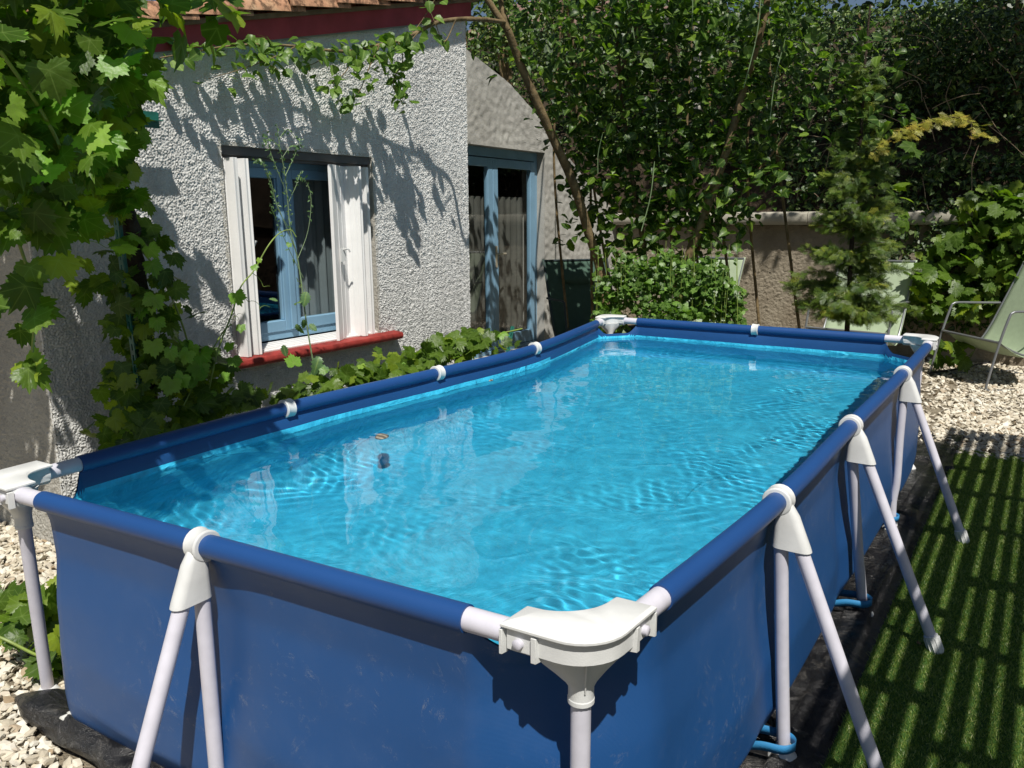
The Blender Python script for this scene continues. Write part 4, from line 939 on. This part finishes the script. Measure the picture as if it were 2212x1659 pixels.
for x, y, X in [(545, 590, -2.3), (520, 640, -2.3), (500, 690, -2.3), (640, 600, -2.3), (190, 520, -2.4), (220, 800, -2.5), (100, 110, -1.5), (160, 150, -1.6), (230, 110, -2.0), (150, 330, -1.6)]:
    tendril(at(x, y, X=X), (jr.uniform(-.2, .4), jr.uniform(.2, 1), jr.uniform(-.6, .3)), jr.uniform(.08, .18), vines, jr.uniform(1, 3))
vines.build('canes', M['stem'], gv)
# ---- low vine along the wall behind the rail
lv = plant('grape_vine', (-2.5, 2.4, 0), 'low grape vine shoots growing along the house wall behind the pool rail', 'grape vine')
cn = [(-2.5, .9, .1), (-2.45, 1.3, .55), (-2.5, 1.8, .66), (-2.5, 2.4, .68), (-2.5, 3.0, .72), (-2.45, 3.5, .74)]
mb = MB(); mb.tube(smoothpath(cn, 10), .006, 6); mb.build('canes', M['stem'], lv); L = []
path = [at(600, 870, X=-2.4), at(680, 850, X=-2.4), at(760, 815, X=-2.4), at(840, 800, X=-2.4), at(900, 775, X=-2.42), at(960, 760, X=-2.45), at(1020, 745, X=-2.45), at(1060, 740, X=-2.45)]
P_ = along(path, 330, (.07, .10, .035)); put(L, P_, 330, .035, .065, up=(.5, -.5, .8), upj=.5, droop=.6)
P_ = along([at(950, 745, X=-2.45), at(1010, 725, X=-2.45), at(1060, 735, X=-2.45)], 26, (.04, .06, .02)); put(L, P_, 26, .05, .07, up=(.4, -.4, .9), upj=.4, droop=.4)
build_merged('foliage', L, M['vine'], lv)
yl = [(635, 785, .055), (700, 800, .03), (870, 790, .035), (1085, 722, .05), (780, 790, .03)]
leaves('young_leaves', VL_HI, [at(x, y, X=-2.38) for x, y, s in yl], np.array([s for _, _, s in yl]), M['vine_young'], lv, up=(.5, -.5, .7), upj=.3, droop=.6)
# ---- vine on the gravel by the near left leg
gvv = plant('grape_vine', (-2.35, -.1, 0), 'small grape vine creeping on the gravel between the near left leg and the pool', 'grape vine')
L = []; P_ = np.concatenate([blob(at(110, 1330, X=-2.15), (.12, .14, .10), 26), blob(at(60, 1320, X=-2.3), (.14, .12, .07), 22), blob(at(130, 1420, X=-2.05), (.07, .08, .09), 18), blob(at(20, 1290, X=-2.6), (.12, .1, .05), 12)])
P_[:, 2] = np.maximum(P_[:, 2], .03); put(L, P_, len(P_), .04, .07, up=(.4, -.5, .9), upj=.45, droop=.3); build_merged('foliage', L, M['vine'], gvv)
mb = MB(); mb.tube(smoothpath([(-2.0, .1, .01), (-2.05, 0, .1), (-2.15, -.08, .18), (-2.4, -.1, .12), (-2.65, -.05, .06)], 6), .005, 6); mb.build('canes', M['stem'], gvv)
# ---- tall weed before the window
wd = plant('wild_lettuce', (-2.45, 1.95, 0), 'tall thin flowering weed in front of the shuttered window', 'weed')
WXX = -2.45
mb = MB(); main = [at(745, 925, X=WXX), at(690, 850, X=WXX), at(676, 780, X=WXX), at(661, 690, X=WXX), at(655, 640, X=WXX), at(643, 560, X=WXX), at(628, 500, X=WXX), at(622, 440, X=WXX), at(616, 380, X=WXX), at(605, 320, X=WXX), at(598, 270, X=WXX)]
base = main[0].copy(); base[2] = 0; mpth = smoothpath([base]+main, 6); mb.tube(mpth, [.0052-.0040*i/len(mpth) for i in range(len(mpth))], 7)
brs = [[(640, 545), (610, 470), (590, 420), (575, 370), (560, 345), (548, 352)], [(628, 500), (600, 450), (585, 390), (568, 350)], [(655, 600), (625, 540), (595, 470), (583, 440)], [(643, 560), (665, 500), (672, 430), (660, 390), (645, 380)], [(620, 420), (600, 370), (585, 330), (575, 290)], [(616, 380), (635, 340), (650, 300)], [(610, 340), (630, 315), (655, 318)], [(605, 320), (585, 300), (565, 310)], [(622, 440), (640, 400), (650, 370)], [(603, 300), (620, 280), (640, 300)]]
tips = []
for b_ in brs:
    P_ = smoothpath([at(x, y, X=WXX+.01*jr.uniform(-1, 1)) for x, y in b_], 5); mb.tube(P_, [.0019-.001*i/len(P_) for i in range(len(P_))], 5); tips += P_[len(P_)//3:]
tips += mpth[-24:]
mb.build('stem', M['weed_stem'], wd)
bud = oval_leaf(.22, 4, 0, 2, .1, .1); tp_ = np.repeat(np.array(tips), 2, axis=0)+rng.normal(0, .004, (len(tips)*2, 3))
leaves('buds', bud, tp_, rng.uniform(.010, .022, len(tp_)), M['weed'], wd, up=(1, -.5, .3), upj=.6, tipj=.6, droop=.3)['kind'] = 'stuff'
LET = oval_leaf(.30, 11, .16, 3, .1, .5)
wl_ = [(690, 770, .085), (712, 800, .10), (662, 630, .075), (650, 655, .06), (735, 850, .10), (700, 850, .09), (655, 690, .05), (668, 700, .05), (690, 905, .12), (612, 745, .06), (600, 650, .04), (632, 560, .03), (640, 700, .045)]
leaves('leaves', LET, [at(x, y, X=WXX+.02) for x, y, s in wl_], np.array([s for *_, s in wl_]), M['weed'], wd, up=(.7, -.4, .5), upj=.35, tipj=.6, droop=.7)

# ---- hazel
hz = plant('hazel_tree', (-1.95, 5.3, 0), 'many stemmed hazel tree with one branch reaching left across the house wall', 'hazel tree')
HY = 5.2
mb = MB()
def stem(P, r0, r1, mt=None, m2=None):
    Q = smoothpath(P, 8); (m2 or mb).tube(Q, [r0+(r1-r0)*i/len(Q) for i in range(len(Q))], 10)
    return Q
def b0(x): p_ = at(x, 700, Y=HY); p_[2] = 0; return p_
T1 = stem([b0(1335), at(1300, 600, Y=HY), at(1272, 505, Y=HY-.1), at(1240, 400, Y=HY-.3), at(1200, 310, Y=HY-.5), at(1162, 225, Y=HY-.7), at(1125, 140, Y=HY-.85), at(1097, 65, Y=HY-1.0)], .045, .030)
stem([at(1097, 65, Y=HY-1.0), at(1060, 10, Y=HY-1.1), at(1030, -40, Y=HY-1.2), at(980, -140, Y=HY-1.3)], .027, .016); stem([at(1097, 65, Y=HY-1.0), at(1083, 10, Y=HY-1.0), at(1075, -60, Y=HY-1.0), at(1090, -200, Y=HY-.8)], .024, .014)
T2 = stem([b0(1460), at(1480, 590, Y=HY), at(1520, 470, Y=HY), at(1568, 330, Y=HY), at(1610, 180, Y=HY), at(1650, 40, Y=HY), at(1675, -120, Y=HY)], .040, .022)
T3 = stem([b0(1400), at(1392, 560, Y=HY+.1), at(1372, 430, Y=HY+.1), at(1350, 270, Y=HY+.1), at(1335, 120, Y=HY+.1), at(1325, -60, Y=HY)], .026, .014)
stem([b0(1450), at(1500, 560, Y=HY+.3), at(1600, 420, Y=HY+.3), at(1700, 290, Y=HY+.2)], .02, .008)
mb.build('trunk', M['bark'], hz)
mb = MB(); BX = -2.62
# side branch lying across the wall
def BXF(x): return float(np.interp(x, [560, 760, 900, 980], [-2.89, -2.84, -2.72, -2.6]))
br = [at(1090, 48, Y=HY-1.0), at(1040, 42, X=-2.45), at(985, 42, X=BXF(985)), at(940, 50, X=BXF(940)), at(905, 68, X=BXF(905)), at(860, 88, X=BXF(860)), at(820, 97, X=BXF(820)), at(760, 110, X=BXF(760)), at(700, 108, X=BXF(700)), at(640, 100, X=BXF(640)), at(560, 96, X=BXF(560)), at(490, 100, X=BXF(490)), at(420, 112, X=BXF(420)), at(345, 125, X=BXF(345))]
brP = stem(br, .015, .003)
subs = [[(905, 68), (890, 85), (870, 110)], [(860, 88), (870, 130), (850, 180), (880, 230)], [(820, 97), (800, 140), (780, 190), (760, 220)], [(760, 110), (750, 150), (720, 180)], [(640, 100), (600, 120), (520, 150), (450, 170)], [(560, 96), (570, 130), (600, 150)], [(700, 108), (690, 130), (660, 145)], [(985, 42), (960, 90), (940, 50), (920, 0)], [(860, 88), (900, 60), (945, -10)]]
subP = []
for s_ in subs:
    Q = stem([at(x, y, X=BXF(x)+.03) for x, y in s_], .004, .0015); subP.append(Q)
mb.build('side_branch', M['bark'], hz)
L = []
def hput(P_, n_, a, b_, **k): leaves('', HZ, P_, rng.uniform(a, b_, n_), None, merge=L, **k)
hput(along(brP[40:], 84, (.045, .03, .028)), 84, .045, .075, up=(.5, -.3, .8), upj=.4, droop=.8)
for Q, n_ in zip(subP, [10, 34, 38, 20, 28, 16, 10, 6, 6]): hput(along(Q, n_, (.055, .04, .03)), n_, .045, .078, up=(.5, -.3, .8), upj=.4, droop=.8)
hput(along([at(845, 85, X=BX), at(880, 85, X=BX), at(880, 120, X=BX)], 18, (.04, .04, .03)), 18, .05, .085, up=(.5, -.3, .8), upj=.4, droop=.6)
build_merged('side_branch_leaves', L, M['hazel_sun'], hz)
L = []
cl = [(1080, 110, -.9, (.25, .25, .22), 26), (1200, 60, -.6, (.5, .4, .4), 190), (1300, 130, -.2, (.5, .4, .4), 330), (1420, 60, 0, (.5, .4, .35), 380), (1540, 110, 0, (.5, .4, .4), 330), (1640, 60, 0, (.4, .4, .35), 220), (1240, 250, -.3, (.35, .35, .35), 210), (1350, 260, 0, (.5, .4, .4), 380), (1470, 250, .1, (.5, .4, .4), 400), (1580, 250, .1, (.45, .4, .35), 260), (1290, 360, -.1, (.3, .3, .3), 190), (1400, 390, .1, (.45, .4, .35), 330), (1520, 380, .1, (.45, .4, .35), 300), (1620, 400, .1, (.3, .3, .25), 90), (1350, 490, .1, (.4, .35, .3), 250), (1460, 500, .1, (.4, .35, .3), 260), (1240, 440, -.1, (.12, .2, .3), 60), (1560, 500, .2, (.25, .3, .2), 60), (1700, 180, .2, (.35, .35, .3), 80), (1220, 520, 0, (.08, .1, .1), 10), (1330, -60, -.3, (1.0, .8, .4), 420), (1600, -80, -.2, (.9, .8, .4), 380), (1050, -80, -1.0, (.5, .4, .3), 110), (1700, 120, .4, (.35, .35, .35), 130), (1780, 240, .5, (.35, .3, .3), 120), (1660, 330, .4, (.3, .3, .25), 90), (1740, 400, .6, (.22, .25, .14), 40), (1880, 120, .5, (.3, .3, .3), 70), (1900, 250, .5, (.22, .25, .18), 45), (1600, 480, .4, (.16, .2, .12), 30)]
for x, y, dyy, rr, n_ in cl: hput(blob(at(x, y, Y=HY+dyy), rr, int(n_*.85), .3), int(n_*.85), .055, .10, up=(.25, -.35, 1), upj=.5, droop=.3)
build_merged('foliage', L, M['hazel'], hz)
# thin whips
mb = MB()
for k in range(16):
    x = jr.uniform(1210, 1680); y = jr.uniform(60, 560); p_ = at(x, y, Y=HY+jr.uniform(-.4, .3)); q_ = p_+np.array([jr.uniform(-.12, .12), jr.uniform(-.1, .1), jr.uniform(.3, .7)]); mb.tube(smoothpath([p_, (p_+q_)/2+np.array([jr.uniform(-.03, .03), 0, 0]), q_], 4), [.0035]*8+[.002], 5)
o = mb.build('twigs', M['weed_stem'], hz); tag(o, kind='stuff')
mb = MB()
for x0, x1, dY in [(1180, 1215, .5), (1290, 1262, .6), (1430, 1452, .5), (1470, 1500, .9), (1555, 1530, .7), (1590, 1640, .9), (1250, 1300, .3), (1700, 1660, .8)]:
    P_ = [b0(x0)+np.array([0, dY, 0]), at(x0+(x1-x0)*.4+6, 420, Y=HY+dY), at(x0+(x1-x0)*.7-5, 220, Y=HY+dY), at(x1, 20, Y=HY+dY), at(x1+8, -90, Y=HY+dY)]; stem(P_, .014, .007, m2=mb)
mb.build('shoots', M['bark'], hz)['kind'] = 'stuff'
# ---- leafy currant bush behind the far rail
cu = plant('leafy_shrub', (-1.7, 4.75, 0), 'low bright green leafy bush right behind the far pool rail', 'shrub')
L = []; mb = MB()
for x, y, Y, rr, n_ in [(1330, 640, 4.75, (.16, .16, .20), 220), (1400, 620, 4.75, (.2, .18, .24), 330), (1480, 630, 4.8, (.2, .18, .24), 330), (1545, 640, 4.8, (.16, .18, .20), 260), (1310, 690, 4.6, (.14, .12, .1), 90), (1440, 680, 4.6, (.3, .14, .1), 200), (1580, 660, 4.8, (.12, .12, .2), 150), (1360, 590, 4.85, (.16, .15, .16), 170), (1440, 580, 4.9, (.16, .15, .14), 170), (1530, 590, 4.9, (.16, .15, .14), 150)]:
    leaves('', CUR, blob(at(x, y, Y=Y), rr, n_, .2), rng.uniform(.024, .044, n_), None, merge=L, up=(.3, -.5, .8), upj=.65, droop=.3)
for k in range(44):
    x = jr.uniform(1280, 1600); p_ = at(x, jr.uniform(515, 600), Y=4.7+jr.uniform(-.1, .15)); q_ = at(x+jr.uniform(-15, 15), 700, Y=4.72); q_[2] = 0; Q = smoothpath([q_, (p_+q_)/2+np.array([jr.uniform(-.03, .03), 0, 0]), p_], 6); mb.tube(Q, [.004-.0025*i/12 for i in range(len(Q))], 5)
    leaves('', CUR, along(Q[4:], 13, (.025, .025, .01)), rng.uniform(.020, .036, 13), None, merge=L, up=(.3, -.5, .8), upj=.5, droop=.3)
build_merged('foliage', L, M['shrub'], cu); mb.build('stems', M['stem'], cu)
# ---- conifer
CY = 5.7
cf = plant('conifer', tuple(np.array([at(1830, 700, Y=CY)[0], CY, 0])), 'young feathery conifer with a yellow arching branch behind the far right pool corner', 'conifer')
mb = MB(); b_ = at(1835, 700, Y=CY); b_[2] = 0; TP = smoothpath([b_, at(1835, 620, Y=CY), at(1842, 500, Y=CY), at(1856, 380, Y=CY), at(1862, 250, Y=CY), at(1870, 120, Y=CY), at(1880, 10, Y=CY)], 8); mb.tube(TP, [.022-.016*i/len(TP) for i in range(len(TP))], 8)
L = []; brs = []
for k in range(150):
    t_ = jr.uniform(0, 1)**1.4; yy = 690-t_*560; cx = np.interp(yy, [120, 250, 380, 500, 620, 700], [1870, 1862, 1856, 1842, 1835, 1835]); ln = np.interp(yy, [120, 260, 330, 420, 480, 560, 620, 690], [.08, .14, .22, .28, .30, .36, .50, .46])*jr.uniform(.5, 1.05)
    o_ = at(cx, yy, Y=CY); a = jr.uniform(0, 2*PI); d_ = np.array([math.cos(a), math.sin(a), .25]); e_ = o_+d_*ln; md = (o_+e_)/2+np.array([0, 0, .05*ln]); e_[2] -= .12*ln; Q = smoothpath([o_, md, e_], 4); mb.tube(Q, [.004-.003*i/9 for i in range(len(Q))], 5); n_ = int(52*ln/.4)+6
    leaves('', SP, along(Q, n_, (.018, .018, .015)), rng.uniform(.05, .105, n_), None, merge=L, up=(.25, -.8, .8), upj=.45, tipdir=np.tile(d_*1.2, (n_, 1)), tipj=.45, droop=.5, rnd=rng.uniform(0, 1, n_)**1.1*(jr.uniform(.3, 1)))
build_merged('foliage', L, M['conifer'], cf); mb.build('trunk', M['vine_bark'], cf)
L = []; mb = MB(); Q = smoothpath([at(1862, 360, Y=CY), at(1900, 315, Y=CY-.1), at(1950, 285, Y=CY-.15), at(2000, 262, Y=CY-.2), at(2050, 252, Y=CY-.2), at(2095, 265, Y=CY-.2), at(2116, 300, Y=CY-.2)], 6); mb.tube(Q, [.005-.004*i/len(Q) for i in range(len(Q))], 5)
leaves('', SP, along(Q[4:], 120, (.03, .03, .018)), rng.uniform(.05, .10, 120), None, merge=L, up=(0, -.6, 1), upj=.4, tipdir=np.tile(np.array([.8, 0, -.5]), (120, 1)), tipj=.4, droop=.6); br_ = mb.build('arching_branch', M['bark'], cf); build_merged('yellow_sprays', L, M['conifer_y'], br_)
# ---- vine on the right
rv_ = plant('grape_vine', (.4, 7.6, 0), 'broad leaved grape vine climbing the retaining wall behind the right lounge chair', 'grape vine')
L = []
for x, y, Y, rr, n_ in [(2060, 560, 7.9, (.30, .25, .25), 90), (2130, 520, 8.0, (.35, .25, .3), 110), (2180, 590, 8.0, (.3, .25, .25), 75), (2040, 650, 7.8, (.3, .2, .2), 70), (2110, 650, 8.0, (.3, .2, .2), 70), (2000, 600, 7.4, (.15, .15, .15), 22), (2190, 470, 8.0, (.35, .3, .3), 90), (2130, 440, 8.0, (.3, .2, .2), 40), (2050, 760, 7.3, (.25, .2, .12), 18), (2230, 560, 8.1, (.3, .3, .5), 90)]:
    put(L, blob(at(x, y, Y=Y), rr, n_, .6), n_, .07, .115, up=(.35, -.6, .7), upj=.45, droop=.8)
for x, y, Y, rr, n_ in [(1960, 320, 6.3, (.08, .08, .1), 6), (1945, 480, 6.0, (.07, .06, .08), 5), (1940, 420, 6.0, (.05, .05, .08), 4)]: put(L, blob(at(x, y, Y=Y), rr, n_, .6), n_, .07, .10, up=(.35, -.6, .7), upj=.35, droop=.8)
build_merged('foliage', L, M['vine'], rv_)
mb = MB()
for P_ in ([(2120, 690), (2090, 600), (2075, 520), (2080, 440)], [(2180, 680), (2170, 580), (2150, 480), (2140, 400)], [(2040, 700), (2050, 620), (2040, 560), (2060, 500)]): mb.tube(smoothpath([at(x, y, Y=8.05) for x, y in P_], 6), .006, 6)
mb.build('canes', M['bark'], rv_)

# ---- ivy and undergrowth on the bank
def ivy(name, pts, n_, a, b_, label, mt='ivy', tpl=IV):
    L = []; leaves('', tpl, pts, rng.uniform(a, b_, n_), None, merge=L, up=(.25, -.75, .7), upj=.5, droop=.5); o = build_merged(name, L, M[mt]); tag(o, label, 'ivy', kind='stuff'); return o
def surf(x0, x1, y0, y1, Y0, Y1, n_):
    out = []
    xs = rng.uniform(x0, x1, n_); ys = rng.uniform(y0, y1, n_); Ys = rng.uniform(Y0, Y1, n_)
    return np.array([at(a, b_, Y=c_) for a, b_, c_ in zip(xs, ys, Ys)])
P_ = np.concatenate([surf(1090, 1500, 60, 330, 8.5, 9.8, 4200), surf(1490, 2260, 20, 360, 8.5, 9.6, 9000), surf(1700, 2260, 330, 455, 8.15, 8.5, 1600), surf(1560, 1760, 300, 350, 8.3, 8.6, 500)])
ivy('ivy', P_, len(P_), .035, .06, 'dense ivy covering the bank above the retaining wall')
P_ = surf(1880, 2260, 430, 720, 8.0, 8.15, 1500); ivy('ivy', P_, len(P_), .035, .055, 'dark ivy hanging down the right end of the retaining wall')
# ---- trees and bushes beyond, each its own
def bush(x, y, Y, r, n_, size, label, mt='ivy2', tpl=HZ_LO, trunk=True, name='background_tree', group='trees and bushes on the bank'):
    c = at(x, y, Y=Y); root = plant(name, (c[0], c[1], 1.6 if Y > 8.2 else 0), label, 'tree', group); L = []
    sub = [c+rng.normal(0, .45, 3)*np.array(r) for _ in range(7)]
    for s_ in sub: leaves('', tpl, blob(s_, np.array(r)*.62, n_//7, .8), rng.uniform(size*.7, size*1.2, n_//7), None, merge=L, up=(.25, -.4, 1), upj=.6, droop=.3)
    build_merged('foliage', L, M[mt], root)
    if trunk:
        mb = MB(); g0 = np.array([c[0], c[1]+.2, 1.5 if Y > 8.2 else 0.0]); mb.tube(smoothpath([g0, (g0+c)/2+np.array([.1, 0, 0]), c+np.array([0, 0, r[2]*.4])], 6), [.06-.04*i/12 for i in range(13)], 8)
        for s_ in sub[:5]: mb.tube(smoothpath([(g0+c)/2, (c+s_)/2+np.array([0, 0, -.1]), s_], 4), [.025-.018*i/8 for i in range(9)], 6)
        mb.build('trunk', M['bark'], root)
    return root
bush(1140, 150, 9.6, (.9, .7, .8), 1300, .06, 'dark leafy tree seen between the house corner and the hazel stem')
bush(1290, 260, 9.3, (.8, .6, .8), 1300, .05, 'pale leaved bush behind the sloping annex top', 'ivy2')
bush(1450, 150, 10.2, (1.0, .8, 1.0), 1500, .06, 'dense tree behind the middle of the hazel')
bush(1640, 120, 10.4, (1.1, .8, 1.0), 1800, .06, 'dark tree above the ivy bank behind the right hazel stem')
bush(1850, 90, 10.0, (1.1, .8, .9), 1900, .055, 'bushy tree on the bank above the conifer', 'ivy')
bush(2040, 130, 9.4, (.9, .8, .9), 1900, .06, 'dark tree with glossy leaves at the upper right', 'ivy')
bush(2180, 260, 8.9, (.7, .6, .8), 1700, .06, 'dark glossy bush hanging at the right edge of the picture', 'ivy')
bush(2190, 60, 9.0, (.9, .8, .8), 1500, .06, 'shaded tree crown in the top right corner', 'ivy')
bush(1000, 60, 11, (1.2, .8, 1.0), 1300, .06, 'distant tree just above the house corner')
bush(1090, 90, 8.6, (.5, .5, .5), 700, .06, 'leafy branch mass right behind the annex roof')
bush(1230, 20, 8.8, (.8, .5, .5), 1100, .06, 'leafy crown above the annex')
# birch-like pale trunk
bt = plant('birch_tree', tuple(at(1508, 300, Y=8.9)*np.array([1, 1, 0])+np.array([0, 0, 1.6])), 'pale trunked birch standing on the bank behind the hazel', 'tree'); c = at(1507, 250, Y=8.9)
mb = MB(); mb.tube(smoothpath([(c[0], c[1], 1.5), c, at(1503, 60, Y=8.9), at(1506, -120, Y=8.9)], 8), .055, 10); mb.build('trunk', M['pale_bark'], bt); L = []
leaves('', HZ_LO, blob(at(1506, -160, Y=8.9), (1.0, .8, .7), 1200, .5), rng.uniform(.04, .06, 1200), None, merge=L, up=(.2, -.3, 1), upj=.6); build_merged('foliage', L, M['hazel'], bt)
# dry twigs on the bank
mb = MB()
for k in range(46):
    p_ = at(jr.uniform(1620, 2150), jr.uniform(30, 440), Y=jr.uniform(8.0, 8.5)); Q = [p_]
    d_ = np.array([jr.uniform(-1, 1), jr.uniform(-.2, .1), jr.uniform(-.9, .5)]); 
    for _ in range(4): d_ = d_+np.array([jr.uniform(-.3, .3), 0, -.2]); Q.append(Q[-1]+unit(d_)*jr.uniform(.07, .16))
    mb.tube(smoothpath(Q, 3), .0032, 5)
tw = mb.build('dry_twigs', simple('dry_twig', (.30, .23, .15), .8, .2, var=.3)); tag(tw, 'dry brown twigs tangled in the ivy bank', 'twigs', kind='stuff')
# unseen trees added above the frame to shade the bank and wall
def shade_tree(x, y, z, r, n_, bx, by, label, sz=.10):
    root = plant('added_shade_tree', (bx, by, 0), label, 'tree', 'unseen trees added for shade'); L = []; c = np.array([x, y, z])
    for _ in range(12):
        s_ = c+rng.normal(0, .45, 3)*np.array(r); leaves('', HZ_LO, blob(s_, np.array(r)*.5, n_//12, .3), rng.uniform(sz*.7, sz*1.2, n_//12), None, merge=L, up=(.2, -.2, 1), upj=.6)
    build_merged('foliage', L, M['ivy'], root); mb = MB(); mb.tube(smoothpath([(bx, by, 0), ((bx+x)/2, (by+y)/2, z*.5), (x, y, z)], 6), [.16-.09*i/12 for i in range(13)], 10); mb.build('trunk', M['bark'], root)
shade_tree(3.2, 7.4, 5.6, (1.8, 1.5, .9), 3600, 4.8, 7.0, 'unseen tree added for shade to the right of the lounge chair')
shade_tree(1.3, 6.6, 6.0, (1.7, 1.1, .6), 2300, 2.6, 7.4, 'unseen tree added for shade over the right end of the retaining wall')
shade_tree(-.6, 7.0, 6.3, (1.5, 1.0, .6), 1300, 2.2, 10.6, 'unseen tree added for shade over the middle of the retaining wall')
shade_tree(-3.6, 8.6, 6.6, (1.4, 1.0, .6), 1300, -6.9, 12.6, 'unseen tree added for shade behind the annex')
shade_tree(1.7, 7.7, 6.4, (1.2, 1.0, .5), 2200, 3.4, 8.6, 'unseen tree added for shade beyond the right edge of the bank')
# neighbour house far behind
nh = plant('neighbour_house', (-9.5, 17, 0), 'cream neighbour house with a pinkish tiled roof glimpsed through the leaves', 'house')
hp = at(1230, 110, Y=17); z1 = at(1200, 62, Y=17)[2]; x0, x1 = at(1000, 100, Y=17)[0], at(1420, 100, Y=17)[0]
mb = MB(); mb.box((x0, 17, 0), (x1, 22, z1)); mb.build('wall', M['far_wall'], nh, False)
mb = MB(); mb.add([(x0-.3, 16.6, z1-.1), (x1+.3, 16.6, z1-.1), (x1+.3, 19.5, z1+1.5), (x0-.3, 19.5, z1+1.5), (x1+.3, 22.4, z1-.1), (x0-.3, 22.4, z1-.1)], [(0, 1, 2, 3), (3, 2, 4, 5)]); mb.build('roof', M['far_roof'], nh, False)
# hedge mass further away so no horizon shows
def farhedge(x0, x1, y, z0, z1, n_):
    P_ = np.stack([rng.uniform(x0, x1, n_), rng.uniform(y, y+1.5, n_), rng.uniform(z0, z1, n_)], 1); ivy('distant_foliage', P_, n_, .12, .20, 'distant dark foliage closing the view behind the bank', 'ivy', HZ_LO)
farhedge(-15, 4, 13, 2.0, 8.0, 15000)

fl_ = empty('fallen_leaf', tuple(at(3610*.5486, 2534*.5486, Z=.028)), 'small brown dry leaf lying on the turf between the slanted pool legs', 'leaf')
leaves('blade', HZ, [at(3610*.5486, 2534*.5486, Z=.03)], np.array([.022]), M['bark'], fl_, up=(0, 0, 1), upj=.2, droop=0)
# ================================================================== PERGOLA (to the right of and behind the viewer; its slats stripe the turf)
pg = plant('pergola', (2.4, 0, 0), 'slatted wooden pergola beside the turf', 'pergola')
PZ = 2.15; px0 = .10+.42*PZ; py0, py1 = -3.2, 5.15-.45*PZ
jr = random.Random(4); x = px0
while x < px0+2.2:
    w_ = .050+jr.uniform(-.012, .016)
    MB().box((x, py0, PZ), (x+w_, py1, PZ+.018)).build('slat', M['wood'], pg, False); x += w_+.020+jr.uniform(-.004, .006)
x = px0; nb_ = 0; rest = MB()
while x < px0+2.2:
    w_ = jr.choice([.142, .071, .213]); y = max(py0, -1.6)+jr.uniform(0, .6)
    while y < py1:
        sk = jr.uniform(-.03, .05); q = jr.uniform(.04, .10); t_ = MB() if nb_ < 96 else rest; nb_ += 1
        t_.loft([[(x+a_, y+b__, z) for a_, b__ in ((0, 0), (w_-.004, sk), (w_-.004, sk+q), (0, q))] for z in (PZ-.05, PZ-.002)])
        if t_ is not rest: t_.build('batten', M['wood'], pg, False)
        y += jr.uniform(.42, 1.0)
    x += w_
if rest.n: tag(rest.build('batten', M['wood'], pg, False), kind='stuff')
for (x, y) in ((px0+2.1, py0+.2), (px0+2.1, py1-.2)): MB().box((x, y, 0), (x+.1, y+.1, PZ-.06)).build('post', M['wood'], pg, False)
